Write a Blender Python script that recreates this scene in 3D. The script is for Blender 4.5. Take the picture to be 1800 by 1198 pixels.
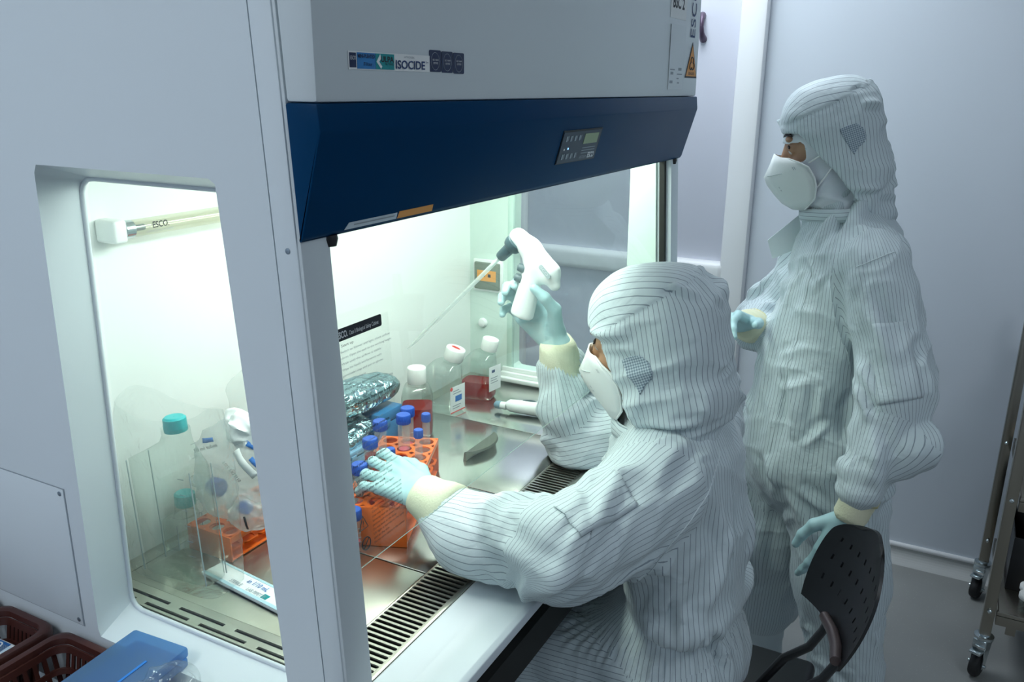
import bpy, bmesh, math, random
import numpy as np
from mathutils import Vector, Matrix, Euler
from mathutils.bvhtree import BVHTree

for _o in list(bpy.data.objects): bpy.data.objects.remove(_o)
SC = bpy.context.scene
COL = SC.collection

# ------------------------------------------------------------------ camera
cam = bpy.data.cameras.new('camera'); cam_ob = bpy.data.objects.new('camera', cam); COL.objects.link(cam_ob)
cam.sensor_width = 36.0; cam.lens = 1491.0/1800.0*36.0; cam.clip_start = 0.02; cam.clip_end = 50
_X = Vector((817, -439, 1491)).normalized(); _Y = Vector((-2980, -484, 1491)); _Y = (_Y-_X*_X.dot(_Y)).normalized(); _Z = _X.cross(_Y)
# rows: world axes seen from the camera (x right, y down, z forward)
_r = Vector((_X[0], _Y[0], _Z[0])); _d = Vector((_X[1], _Y[1], _Z[1])); _f = Vector((_X[2], _Y[2], _Z[2]))
cam_ob.matrix_world = Matrix(((_r[0], -_d[0], -_f[0], 0), (_r[1], -_d[1], -_f[1], 0), (_r[2], -_d[2], -_f[2], 1.62), (0, 0, 0, 1)))
SC.camera = cam_ob
cam.dof.use_dof = False

# ------------------------------------------------------------------ world, lights, exposure
W = bpy.data.worlds.new('world'); SC.world = W; W.use_nodes = True
W.node_tree.nodes['Background'].inputs[0].default_value = (0.60, 0.68, 0.78, 1); W.node_tree.nodes['Background'].inputs[1].default_value = 0.25
vs = SC.view_settings; vs.view_transform = 'Standard'; vs.look = 'None'; vs.exposure = 0.0; vs.gamma = 1.0; vs.use_curve_mapping = False
SC.cycles.transparent_max_bounces = 24; SC.cycles.max_bounces = 10; SC.cycles.caustics_reflective = False; SC.cycles.caustics_refractive = False
def area(name, loc, sx, sy, power, color, rot=(0, 0, 0)):
    l = bpy.data.lights.new(name, 'AREA'); l.shape = 'RECTANGLE'; l.size = sx; l.size_y = sy; l.energy = power; l.color = color
    o = bpy.data.objects.new(name, l); COL.objects.link(o); o.location = loc; o.rotation_euler = rot; return o
CEIL_Z = 2.62
CEIL_LIGHTS = [(-1.0, 1.15), (0.9, -1.05), (2.42, 0.85)]
CEIL_POWER = [16.5, 2.8, 14.0]
for (x, y), p in zip(CEIL_LIGHTS, CEIL_POWER):
    area('ceiling_lamp', (x, y, CEIL_Z-0.03), 1.15, 0.55, p, (0.86, 0.94, 1.0))
# the two fluorescent tubes of the cabinet, under its ceiling behind the hood
area('cabinet_lamp', (1.29, 0.73, 1.565), 1.08, 0.10, 6.9, (0.90, 1.0, 0.93))

# ------------------------------------------------------------------ helpers
def link(o, parent=None):
    COL.objects.link(o)
    if parent is not None:
        o.parent = parent; o.matrix_parent_inverse = Matrix.Translation(-parent.location) if parent.get('_w', 0) else Matrix.Identity(4)
    return o
def tag(o, label=None, cat=None, group=None, kind=None):
    if label: o['label'] = label
    if cat: o['category'] = cat
    if group: o['group'] = group
    if kind: o['kind'] = kind
    return o
def empty(name, loc=(0, 0, 0), label=None, cat=None, group=None, kind=None, rot=(0, 0, 0), world=True):
    """world=True: its parts are modelled in world coordinates"""
    o = bpy.data.objects.new(name, None); COL.objects.link(o); o.location = loc; o.empty_display_size = 0.05
    if world:
        o['_w'] = 1
    else:
        o.rotation_euler = rot
    return tag(o, label, cat, group, kind)
def meshob(name, me, mat, parent=None, smooth=False):
    if mat is not None and not me.materials:
        me.materials.append(mat)
    if smooth:
        me.polygons.foreach_set('use_smooth', [True]*len(me.polygons))
    return link(bpy.data.objects.new(name, me), parent)
def pyd(name, v, f, mat, parent=None, smooth=False):
    me = bpy.data.meshes.new(name); me.from_pydata([tuple(p) for p in v], [], f); me.update()
    return meshob(name, me, mat, parent, smooth)
def frombm(name, bm, mat, parent=None, smooth=False):
    bmesh.ops.recalc_face_normals(bm, faces=bm.faces)
    me = bpy.data.meshes.new(name); bm.to_mesh(me); bm.free(); return meshob(name, me, mat, parent, smooth)
def autosmooth(o, ang=40):
    me = o.data; me.polygons.foreach_set('use_smooth', [True]*len(me.polygons)); me.set_sharp_from_angle(angle=math.radians(ang)); return o
def bm_box(bm, lo, hi, mtx=None):
    g = bmesh.ops.create_cube(bm, size=1.0); vs_ = g['verts']
    c = [(a+b)/2 for a, b in zip(lo, hi)]; s = [abs(b-a) for a, b in zip(lo, hi)]
    for v in vs_:
        p = Vector((v.co.x*s[0]+c[0], v.co.y*s[1]+c[1], v.co.z*s[2]+c[2])); v.co = mtx @ p if mtx else p
    return vs_
def box(name, lo, hi, mat, parent=None, bev=0.0, mtx=None, seg=2):
    bm = bmesh.new(); bm_box(bm, lo, hi)
    if bev:
        bmesh.ops.bevel(bm, geom=list(bm.edges), offset=bev, segments=seg, profile=0.5, affect='EDGES')
    if mtx: bmesh.ops.transform(bm, matrix=mtx, verts=bm.verts)
    o = frombm(name, bm, mat, parent)
    if bev: autosmooth(o, 35)
    return o
def prism(name, prof, x0, x1, mat, parent=None, axis=0, bev=0.0, mtx=None):
    """closed profile extruded along an axis; profile coords are the two other axes in order"""
    n = len(prof); v = []
    for x in (x0, x1):
        for a, b in prof:
            v.append({0: (x, a, b), 1: (a, x, b), 2: (a, b, x)}[axis])
    bm = bmesh.new(); bv = [bm.verts.new(p) for p in v]
    bm.faces.new(bv[:n]); bm.faces.new(bv[n:][::-1])
    for i in range(n):
        j = (i+1) % n; bm.faces.new((bv[i], bv[j], bv[n+j], bv[n+i]))
    bmesh.ops.recalc_face_normals(bm, faces=bm.faces)
    if bev: bmesh.ops.bevel(bm, geom=list(bm.edges), offset=bev, segments=2, profile=0.5, affect='EDGES')
    if mtx: bmesh.ops.transform(bm, matrix=mtx, verts=bm.verts)
    o = frombm(name, bm, mat, parent)
    if bev: autosmooth(o, 35)
    return o
def frame_of(d):
    d = Vector(d).normalized(); a = Vector((0, 0, 1)) if abs(d.z) < 0.95 else Vector((1, 0, 0))
    u = a.cross(d).normalized(); return u, d.cross(u), d
def lathe_geo(prof, p0, axis, n=24, cap=True):
    u, w, d = frame_of(axis); p0 = Vector(p0); v = []; f = []
    for r, h in prof:
        for i in range(n):
            t = 2*math.pi*i/n; v.append(p0+d*h+u*(r*math.cos(t))+w*(r*math.sin(t)))
    m = len(prof)
    for k in range(m-1):
        for i in range(n):
            j = (i+1) % n; f.append((k*n+i, k*n+j, (k+1)*n+j, (k+1)*n+i))
    if cap:
        f.append(tuple(range(n))[::-1]); f.append(tuple((m-1)*n+i for i in range(n)))
    return v, f
def lathe(name, prof, p0, axis, mat, parent=None, n=24, cap=True, ang=40):
    v, f = lathe_geo(prof, p0, axis, n, cap); return autosmooth(pyd(name, v, f, mat, parent), ang)
def rod(name, a, b, r, mat, parent=None, n=16, bev=0.0):
    a = Vector(a); b = Vector(b); L = (b-a).length
    prof = [(r, 0), (r, L)] if not bev else [(r-bev, 0), (r, bev), (r, L-bev), (r-bev, L)]
    return lathe(name, prof, a, b-a, mat, parent, n)
def tube_path(name, pts, rad, mat, parent=None, n=10, flat=1.0, closed=False, flatdir=None):
    pts = [Vector(p) for p in pts]; m = len(pts); v = []; f = []
    rads = rad if isinstance(rad, (list, tuple)) else [rad]*m
    up = None
    for k, p in enumerate(pts):
        t = (pts[min(k+1, m-1)]-pts[max(k-1, 0)]) if not closed else (pts[(k+1) % m]-pts[(k-1) % m])
        t.normalize()
        if flatdir is not None: up = Vector(flatdir)
        if up is None: up = frame_of(t)[0]
        s = up.cross(t).normalized(); up2 = t.cross(s).normalized()
        if flatdir is None: up = up2
        for i in range(n):
            a = 2*math.pi*i/n; v.append(p+s*(rads[k]*math.cos(a))+up2*(rads[k]*flat*math.sin(a)))
    for k in range(m if closed else m-1):
        k2 = (k+1) % m
        for i in range(n):
            j = (i+1) % n; f.append((k*n+i, k*n+j, k2*n+j, k2*n+i))
    if not closed:
        f.append(tuple(range(n))[::-1]); f.append(tuple((m-1)*n+i for i in range(n)))
    return autosmooth(pyd(name, v, f, mat, parent), 50)
def ring_loop(poly, rad, seg=5):
    """2D polygon with rounded corners"""
    out = []; n = len(poly)
    for i in range(n):
        p = Vector(poly[i]); a = (Vector(poly[i-1])-p); b = (Vector(poly[(i+1) % n])-p)
        a.normalize(); b.normalize(); th = a.angle(b); d = rad/math.tan(th/2)
        s = p+a*d; e = p+b*d; bis = (a+b).normalized(); c = p+bis*(rad/math.sin(th/2))
        a0 = math.atan2(s.y-c.y, s.x-c.x); a1 = math.atan2(e.y-c.y, e.x-c.x); da = a1-a0
        while da > math.pi: da -= 2*math.pi
        while da < -math.pi: da += 2*math.pi
        for k in range(seg+1):
            t = a0+da*k/seg; out.append((c.x+rad*math.cos(t), c.y+rad*math.sin(t)))
    return out
def text(name, s, origin, xdir, ydir, h, mat, parent=None, width=None, depth=0.0002, align='LEFT', bold=0.0, shear=0.0):
    """flat lettering: cap height h, lying on the plane (xdir, ydir), optionally squeezed to a given width"""
    c = bpy.data.curves.new(name, 'FONT'); c.body = s; c.align_x = 'LEFT'; c.size = 1.0; c.resolution_u = 3; c.offset = bold; c.shear = shear
    o = bpy.data.objects.new(name, c); COL.objects.link(o)
    bpy.context.view_layer.update(); dg = bpy.context.evaluated_depsgraph_get()
    me = bpy.data.meshes.new_from_object(o.evaluated_get(dg)); bpy.data.objects.remove(o); bpy.data.curves.remove(c)
    n = len(me.vertices); co = np.empty(n*3); me.vertices.foreach_get('co', co); co = co.reshape(-1, 3)
    if n == 0: return None
    w = co[:, 0].max()-co[:, 0].min(); x = (co[:, 0]-co[:, 0].min())
    sc = h/0.70; sx = sc if width is None else width/w
    if align == 'CENTER': x = x-w/2
    xd = np.array(Vector(xdir).normalized()); yd = np.array(Vector(ydir).normalized()); nd = np.cross(xd, yd); og = np.array(origin)
    out = og+np.outer(x*sx, xd)+np.outer(co[:, 1]*sc, yd)+nd*depth
    me.vertices.foreach_set('co', out.ravel()); me.update(); me.name = name
    return meshob(name, me, mat, parent)
def quadp(name, o, xd, yd, w, h, mat, parent=None, t=0.0004):
    """thin printed sticker: plate of thickness t standing on the plane"""
    o = Vector(o); xd = Vector(xd).normalized(); yd = Vector(yd).normalized(); nd = xd.cross(yd)
    v = [o+xd*a+yd*b+nd*c for c in (0, t) for a, b in ((0, 0), (w, 0), (w, h), (0, h))]
    return pyd(name, v, [(3, 2, 1, 0), (4, 5, 6, 7), (0, 1, 5, 4), (1, 2, 6, 5), (2, 3, 7, 6), (3, 0, 4, 7)], mat, parent)
def polyp(name, o, xd, yd, pts, mat, parent=None, t=0.0004):
    o = Vector(o); xd = Vector(xd).normalized(); yd = Vector(yd).normalized(); nd = xd.cross(yd); n = len(pts)
    v = [o+xd*a+yd*b+nd*c for c in (0, t) for a, b in pts]
    f = [tuple(range(n))[::-1], tuple(range(n, 2*n))]+[(i, (i+1) % n, n+(i+1) % n, n+i) for i in range(n)]
    return pyd(name, v, f, mat, parent)

# ------------------------------------------------------------------ materials
def newmat(name):
    m = bpy.data.materials.new(name); m.use_nodes = True; nt = m.node_tree; b = nt.nodes['Principled BSDF']; return m, nt, b
def pmat(name, col, rough=0.5, metal=0.0, var=0.0, vscale=8.0, bump=0.0, bscale=60.0, coat=0.0, spec=None, emis=None, estr=0.0, trans=0.0, alpha=1.0, sss=0.0):
    m, nt, b = newmat(name); N = nt.nodes; L = nt.links
    b.inputs['Base Color'].default_value = (*col, 1); b.inputs['Roughness'].default_value = rough; b.inputs['Metallic'].default_value = metal
    if coat: b.inputs['Coat Weight'].default_value = coat
    if spec is not None: b.inputs['Specular IOR Level'].default_value = spec
    if trans: b.inputs['Transmission Weight'].default_value = trans
    if alpha < 1: b.inputs['Alpha'].default_value = alpha
    if sss: b.inputs['Subsurface Weight'].default_value = sss; b.inputs['Subsurface Radius'].default_value = (0.01, 0.008, 0.006)
    if emis: b.inputs['Emission Color'].default_value = (*emis, 1); b.inputs['Emission Strength'].default_value = estr
    tc = N.new('ShaderNodeTexCoord')
    if var:
        n = N.new('ShaderNodeTexNoise'); n.inputs['Scale'].default_value = vscale; n.inputs['Detail'].default_value = 4; L.new(tc.outputs['Object'], n.inputs['Vector'])
        mx = N.new('ShaderNodeMix'); mx.data_type = 'RGBA'
        mx.inputs['A'].default_value = (*[c*(1-var) for c in col], 1); mx.inputs['B'].default_value = (*[min(1, c*(1+var)) for c in col], 1)
        L.new(n.outputs['Fac'], mx.inputs['Factor']); L.new(mx.outputs['Result'], b.inputs['Base Color'])
    if bump:
        n2 = N.new('ShaderNodeTexNoise'); n2.inputs['Scale'].default_value = bscale; n2.inputs['Detail'].default_value = 3; L.new(tc.outputs['Object'], n2.inputs['Vector'])
        bp = N.new('ShaderNodeBump'); bp.inputs['Strength'].default_value = bump; bp.inputs['Distance'].default_value = 0.002
        L.new(n2.outputs['Fac'], bp.inputs['Height']); L.new(bp.outputs['Normal'], b.inputs['Normal'])
    return m
def clear(name, tint=(0.96, 0.99, 0.97), gloss=0.06, edge=0.6, rough=0.03, milk=0.0, milkcol=(0.9, 0.95, 0.93), wrinkle=0.0, wscale=20.0):
    """thin clear sheet: transparent with Fresnel reflection, optionally a milky diffuse share"""
    m = bpy.data.materials.new(name); m.use_nodes = True; nt = m.node_tree; N = nt.nodes; L = nt.links; N.clear()
    out = N.new('ShaderNodeOutputMaterial'); tr = N.new('ShaderNodeBsdfTransparent'); tr.inputs[0].default_value = (*tint, 1)
    gl = N.new('ShaderNodeBsdfGlossy'); gl.inputs['Roughness'].default_value = rough
    lw = N.new('ShaderNodeLayerWeight'); lw.inputs['Blend'].default_value = 0.35
    mr = N.new('ShaderNodeMapRange'); mr.inputs['To Min'].default_value = gloss; mr.inputs['To Max'].default_value = edge
    L.new(lw.outputs['Facing'], mr.inputs['Value']); pw = N.new('ShaderNodeMath'); pw.operation = 'POWER'; pw.inputs[1].default_value = 3.0
    L.new(lw.outputs['Facing'], pw.inputs[0]); L.new(pw.outputs[0], mr.inputs['Value'])
    mx = N.new('ShaderNodeMixShader'); L.new(mr.outputs[0], mx.inputs[0]); L.new(tr.outputs[0], mx.inputs[1]); L.new(gl.outputs[0], mx.inputs[2])
    last = mx
    if milk:
        df = N.new('ShaderNodeBsdfDiffuse'); df.inputs[0].default_value = (*milkcol, 1)
        tl = N.new('ShaderNodeBsdfTranslucent'); tl.inputs[0].default_value = (*milkcol, 1)
        ad = N.new('ShaderNodeMixShader'); ad.inputs[0].default_value = 0.5; L.new(df.outputs[0], ad.inputs[1]); L.new(tl.outputs[0], ad.inputs[2])
        m2 = N.new('ShaderNodeMixShader'); m2.inputs[0].default_value = milk; L.new(mx.outputs[0], m2.inputs[1]); L.new(ad.outputs[0], m2.inputs[2]); last = m2
    if wrinkle:
        tc = N.new('ShaderNodeTexCoord'); n = N.new('ShaderNodeTexNoise'); n.inputs['Scale'].default_value = wscale; n.inputs['Detail'].default_value = 3; n.inputs['Distortion'].default_value = 1.2
        L.new(tc.outputs['Object'], n.inputs['Vector']); bp = N.new('ShaderNodeBump'); bp.inputs['Strength'].default_value = wrinkle; bp.inputs['Distance'].default_value = 0.01
        L.new(n.outputs['Fac'], bp.inputs['Height']); L.new(bp.outputs[0], gl.inputs['Normal']); L.new(bp.outputs[0], lw.inputs['Normal'])
    L.new(last.outputs[0], out.inputs[0]); return m
M = {}
M['wall'] = pmat('wall_paint', (0.70, 0.75, 0.82), 0.45, var=0.02, vscale=2)
M['wallwhite'] = pmat('white_frame', (0.84, 0.85, 0.86), 0.35, var=0.01)
M['lilac'] = pmat('door_panel', (0.68, 0.69, 0.78), 0.4, var=0.03, vscale=1.5)
M['ceil'] = pmat('ceiling_white', (0.85, 0.87, 0.88), 0.8, var=0.01)
M['base'] = pmat('cove_grey', (0.52, 0.53, 0.52), 0.5, var=0.05)
M['cab'] = pmat('cabinet_coated_steel', (0.71, 0.775, 0.82), 0.38, var=0.015, vscale=3, bump=0.03, bscale=900)
M['cabfront'] = pmat('cabinet_front_steel', (0.66, 0.72, 0.75), 0.4, var=0.015, vscale=3, bump=0.03, bscale=900)
M['cabin'] = pmat('cabinet_inside', (0.86, 0.89, 0.87), 0.42, var=0.01)
M['blue'] = pmat('hood_blue', (0.0004, 0.040, 0.115), 0.36, var=0.06, vscale=3, spec=0.06)
M['steel'] = pmat('brushed_stainless', (0.66, 0.66, 0.62), 0.20, 1.0, var=0.05, vscale=5, bump=0.02, bscale=300)
M['steelw'] = pmat('worn_stainless', (0.62, 0.61, 0.53), 0.30, 1.0, var=0.08, vscale=14, bump=0.03, bscale=120)
M['steeld'] = pmat('cart_stainless', (0.36, 0.33, 0.28), 0.26, 1.0, var=0.1, vscale=6)
M['zinc'] = pmat('zinc_plate', (0.62, 0.68, 0.70), 0.22, 1.0, var=0.1, vscale=30)
M['dark'] = pmat('void_shade_black', (0.012, 0.013, 0.012), 0.7, var=0.1)  # near-black colour stands for the shade in hollow gaps
M['black'] = pmat('black_plastic', (0.012, 0.013, 0.015), 0.42, var=0.1, vscale=20)
M['rubber'] = pmat('black_rubber', (0.014, 0.014, 0.015), 0.6, var=0.1, vscale=20)
M['glass'] = clear('window_glass', (0.955, 0.985, 0.97), 0.035, 0.35, 0.0)
M['sideglass'] = clear('side_glass', (0.97, 0.99, 0.98), 0.02, 0.3, 0.0)
M['glassedge'] = pmat('glass_edge', (0.22, 0.30, 0.28), 0.2, var=0.05)
M['ink'] = pmat('ink_black', (0.02, 0.022, 0.03), 0.6, var=0.05)
M['inkgrey'] = pmat('ink_grey', (0.30, 0.34, 0.38), 0.6, var=0.05)
M['inkblue'] = pmat('ink_navy', (0.02, 0.05, 0.16), 0.6, var=0.05)
M['white'] = pmat('white_plastic', (0.86, 0.88, 0.87), 0.35, var=0.01)
M['paper'] = pmat('paper_white', (0.84, 0.86, 0.86), 0.7, var=0.02)
M['navy'] = pmat('sticker_navy', (0.008, 0.02, 0.075), 0.4, var=0.1)
M['azure'] = pmat('sticker_blue', (0.02, 0.20, 0.50), 0.4, var=0.15, vscale=40)
M['teal'] = pmat('sticker_teal', (0.0, 0.28, 0.30), 0.4, var=0.08)
M['orange_st'] = pmat('sticker_orange', (0.78, 0.33, 0.06), 0.5, var=0.04)
M['lcd'] = pmat('display_green', (0.28, 0.36, 0.20), 0.3, var=0.03)
M['screw'] = pmat('screw_grey', (0.30, 0.36, 0.42), 0.35, 0.8, var=0.05)
M['lampemit'] = pmat('lamp_tube', (0.9, 0.95, 0.9), 0.4, emis=(0.90, 1.0, 0.93), estr=3.0, var=0.01)
M['panelemit'] = pmat('ceiling_diffuser', (0.9, 0.95, 1.0), 0.5, emis=(0.86, 0.94, 1.0), estr=2.5, var=0.01)
# ------------------------------------------------------------------ the room
def floor_mat():
    m, nt, b = newmat('speckled_vinyl'); N = nt.nodes; L = nt.links
    tc = N.new('ShaderNodeTexCoord'); v = N.new('ShaderNodeTexVoronoi'); v.inputs['Scale'].default_value = 90; L.new(tc.outputs['Object'], v.inputs['Vector'])
    cr = N.new('ShaderNodeValToRGB'); cr.color_ramp.elements[0].position = 0.02; cr.color_ramp.elements[0].color = (0.52, 0.53, 0.51, 1); cr.color_ramp.elements[1].position = 0.16; cr.color_ramp.elements[1].color = (0.37, 0.38, 0.365, 1)
    L.new(v.outputs['Distance'], cr.inputs[0])
    n = N.new('ShaderNodeTexNoise'); n.inputs['Scale'].default_value = 3; L.new(tc.outputs['Object'], n.inputs['Vector'])
    mx = N.new('ShaderNodeMix'); mx.data_type = 'RGBA'; mx.blend_type = 'MULTIPLY'; mx.inputs['Factor'].default_value = 0.35
    L.new(cr.outputs[0], mx.inputs['A']); L.new(n.outputs['Fac'], mx.inputs['B']); L.new(mx.outputs['Result'], b.inputs['Base Color']); b.inputs['Roughness'].default_value = 0.42
    return m
M['floor'] = floor_mat()
RX0, RX1, RY0, RY1 = -2.2, 3.06, -2.2, 1.75
S = lambda o: tag(o, kind='structure')
S(box('floor', (RX0, RY0, -0.1), (RX1, RY1, 0.0), M['floor']))
S(box('ceiling', (RX0, RY0, CEIL_Z), (RX1, RY1, CEIL_Z+0.1), M['ceil']))
S(box('wall_right', (RX1, RY0, 0.0), (RX1+0.1, RY1, CEIL_Z), M['wall']))
S(box('wall_back', (RX0, RY1, 0.0), (RX1+0.1, RY1+0.1, CEIL_Z), M['wall']))
S(box('wall_left', (RX0-0.1, RY0, 0.0), (RX0, RY1+0.1, CEIL_Z), M['wall']))
S(box('wall_front', (RX0-0.1, RY0-0.1, 0.0), (RX1+0.1, RY0, CEIL_Z), M['wall']))
# coved skirting along the far wall
prof = [(RX1, 0.0)]+[(RX1-0.052+0.046*math.sin(t), 0.046*(1-math.cos(t))) for t in [i*math.pi/16 for i in range(9)]]+[(RX1-0.005, 0.050), (RX1, 0.052)]
sk = prism('baseboard_right', prof, RY0, RY1, M['base'], axis=1); S(sk)
# rounded white seam where the wall panel meets the skirting
o = rod('trim_1', (RX1-0.004, RY0, 0.056), (RX1-0.004, 0.64, 0.056), 0.009, M['wallwhite']); S(o)
# white glazed partition / door beside the wall panel
d = empty('door_1', (RX1-0.02, 1.1, 0), kind='structure')
box('frame_post', (RX1-0.055, 0.641, 0.0), (RX1, 0.730, 2.4), M['wallwhite'], d, 0.012)
box('frame_post', (RX1-0.045, 1.520, 0.0), (RX1, 1.545, 2.4), M['wallwhite'], d, 0.006)
box('door_panel', (RX1-0.02, 0.730, 1.01), (RX1, 1.520, 2.4), M['lilac'], d, 0.002)
box('door_panel', (RX1-0.02, 0.730, 0.10), (RX1, 1.520, 0.945), M['lilac'], d, 0.002)
box('mid_rail', (RX1-0.06, 0.715, 0.938), (RX1, 1.520, 1.018), M['wallwhite'], d, 0.022, seg=4)
box('kick_plate', (RX1-0.022, 0.730, 0.0), (RX1, 1.520, 0.10), M['wallwhite'], d, 0.002)
box('frame_post', (RX1-0.03, 1.545, 0.0), (RX1, RY1, 2.4), M['lilac'], d, 0.003)
# dark pull handle high on the door
hp = [(RX1-0.02, 0.866, 1.856), (RX1-0.040, 0.862, 1.852), (RX1-0.056, 0.857, 1.838), (RX1-0.060, 0.855, 1.818), (RX1-0.056, 0.854, 1.799), (RX1-0.040, 0.855, 1.786), (RX1-0.02, 0.857, 1.780)]
M['plum'] = pmat('dark_plum_metal', (0.09, 0.06, 0.10), 0.35, 0.4, var=0.1)
tube_path('door_handle', hp, [0.013, 0.011, 0.008, 0.007, 0.008, 0.011, 0.013], M['plum'], d, 12)
# ceiling light panels
for i, (x, y) in enumerate(CEIL_LIGHTS):
    e = empty('ceiling_light', (x, y, CEIL_Z), ['recessed ceiling light panel over the camera side of the room', 'recessed ceiling light panel before the cabinet', 'recessed ceiling light panel above the standing person'][i], 'light', 'ceiling light panels')
    for a, b_ in (((x-0.62, y-0.32, CEIL_Z-0.015), (x+0.62, y-0.29, CEIL_Z)), ((x-0.62, y+0.29, CEIL_Z-0.015), (x+0.62, y+0.32, CEIL_Z)), ((x-0.62, y-0.29, CEIL_Z-0.015), (x-0.59, y+0.29, CEIL_Z)), ((x+0.59, y-0.29, CEIL_Z-0.015), (x+0.62, y+0.29, CEIL_Z))):
        box('frame', a, b_, M['white'], e, 0.002)
    box('diffuser', (x-0.59, y-0.29, CEIL_Z-0.006), (x+0.59, y+0.29, CEIL_Z-0.001), M['panelemit'], e)

# ------------------------------------------------------------------ biosafety cabinet
XO, XI, XR, XE = 0.65, 0.71, 1.87, 1.93
YB, YO, ZW, ZT, ZB = 1.10, 1.26, 0.88, 2.12, 0.74
F = lambda z: 0.552+(z-0.96)*0.059          # sloping front of the pillars
cab = empty('biosafety_cabinet', (1.29, 0.9, 0), 'tall grey biosafety cabinet with blue front hood and lit glass chamber', 'cabinet')
def holed_panel(name, x0, x1, outer, hole0, hole1, mat, parent):
    """solid side panel (two faces at x0 and x1) with a rounded hole that narrows from hole0 to hole1"""
    bm = bmesh.new(); n = len(hole0)
    def resample(loop):      # points of the outer outline on rays from the hole's centre through the hole's points
        c = Vector((sum(p[0] for p in loop)/n, sum(p[1] for p in loop)/n)); res = []
        for p in loop:
            dd = (Vector(p)-c).normalized(); best = None
            for i in range(len(outer)):
                a = Vector(outer[i]); b = Vector(outer[(i+1) % len(outer)]); e = b-a; den = dd.x*e.y-dd.y*e.x
                if abs(den) < 1e-9: continue
                t = ((a.x-c.x)*e.y-(a.y-c.y)*e.x)/den; s = ((a.x-c.x)*dd.y-(a.y-c.y)*dd.x)/den
                if t > 0 and -1e-6 <= s <= 1+1e-6 and (best is None or t < best): best = t
            res.append(tuple(c+dd*best))
        for q in outer:      # snap the nearest ray point to each true corner
            k = min(range(n), key=lambda i: (Vector(res[i])-Vector(q)).length); res[k] = tuple(q)
        return res
    ro = resample(hole0); ri = ro
    A = [bm.verts.new((x0, *p)) for p in ro]; B = [bm.verts.new((x0, *p)) for p in hole0]
    Cc = [bm.verts.new((x1, *p)) for p in hole1]; D = [bm.verts.new((x1, *p)) for p in ri]
    for i in range(n):
        j = (i+1) % n
        bm.faces.new((A[i], A[j], B[j], B[i])); bm.faces.new((B[i], B[j], Cc[j], Cc[i])); bm.faces.new((Cc[i], Cc[j], D[j], D[i])); bm.faces.new((D[i], D[j], A[j], A[i]))
    return frombm(name, bm, mat, parent)
def dense(poly, rad, seg=6, sub=8):
    r = ring_loop(poly, rad, seg); out = []
    for i in range(len(r)):
        a = Vector(r[i]); b = Vector(r[(i+1) % len(r)]); L = (b-a).length; k = max(1, min(sub, int(L/0.03)))
        for t in range(k): out.append(tuple(a.lerp(b, t/k)))
    return out
CR = 0.034                                   # depth of the front strip of the side panel before its crease
outer = [(F(ZT)+CR, ZT), (YO, ZT), (YO, ZB), (F(ZB)+CR, ZB)]
hole_o = [(0.692, 1.523), (0.990, 1.523), (0.999, 0.860), (0.639, 0.860)]
hole_i = [(0.692, 1.503), (0.986, 1.503), (0.997, 0.876), (0.639, 0.876)]
h0 = dense(hole_o, 0.006); 
h1r = dense(hole_i, 0.022)
def match(loop, n):                          # resample a loop by arc length to n points starting at the same corner
    P_ = [Vector(p) for p in loop]; P_.append(P_[0]); L = [0]
    for i in range(len(P_)-1): L.append(L[-1]+(P_[i+1]-P_[i]).length)
    out = []
    for k in range(n):
        t = L[-1]*k/n; i = max(j for j in range(len(L)-1) if L[j] <= t+1e-12); out.append(tuple(P_[i].lerp(P_[i+1], (t-L[i])/max(1e-9, L[i+1]-L[i]))))
    return out
NL = 160
h0m, h1m = match(h0, NL), match(h1r, NL)
sp = holed_panel('side_panel', XO, XI, outer, h0m, h1m, M['cab'], cab); autosmooth(sp, 30)
# rounded lip round the inner opening
tube_path('window_gasket', [(XI-0.003, *p) for p in h1m], 0.0035, M['cab'], cab, 8, closed=True)
gl = [(XI+0.001, *p) for p in h1m]+[(XI+0.005, *p) for p in h1m]
pyd('side_glass', gl, [tuple(range(NL))[::-1], tuple(range(NL, 2*NL))], M['sideglass'], cab)
# front strip of the left side, then the pillar that carries the sash
prism('side_strip', [(F(ZT)+0.004, ZT), (F(ZT)+CR-0.0008, ZT), (F(ZB)+CR-0.0008, ZB), (F(ZB)+0.004, ZB)], XO, XO+0.03, M['cab'], cab, 0, 0.0015)
prism('front_pillar', [(F(ZT), ZT), (F(ZT)+CR, ZT), (F(ZB)+CR, ZB), (F(ZB), ZB)], XO+0.002, XI-0.012, M['cabfront'], cab, 0, 0.003)
prism('front_pillar', [(F(ZT), ZT), (F(ZT)+CR+0.012, ZT), (F(ZB)+CR+0.012, ZB), (F(ZB), ZB)], XR+0.008, XE, M['cab'], cab, 0, 0.003)
prism('sash_track', [(F(1.5)+0.012, 1.5), (F(1.5)+0.024, 1.5), (F(ZW)+0.024, ZW), (F(ZW)+0.012, ZW)], XR-0.006, XR+0.007, M['dark'], cab, 0)  # dark strip painting the shade in the gap of the sash track
lathe('strip_screw', [(0.0032, 0), (0.0032, 0.0006), (0.0018, 0.001)], (XO, F(1.46)+0.016, 1.456), (-1, 0, 0), M['screw'], cab, 12)
# access panel low on the side
def plate_x(name, y0, y1, z0, z1, x, t, mat, parent, bev=0.0006):
    return box(name, (x-t, y0, z0), (x, y1, z1), mat, parent, bev)
box('panel_gap', (XO-0.0006, 1.0275, 0.8665), (XO, 1.25, 1.0845), M['inkgrey'], cab)
apn = plate_x('access_panel', 1.029, 1.25, 0.868, 1.083, XO, 0.0016, M['cab'], cab, 0.0005)
for q in ((1.037, 1.076), (1.037, 0.876)):
    lathe('panel_screw', [(0.0034, 0), (0.0034, 0.0008), (0.002, 0.0013)], (XO-0.0016, *q), (-1, 0, 0), M['screw'], apn, 12)
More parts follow.
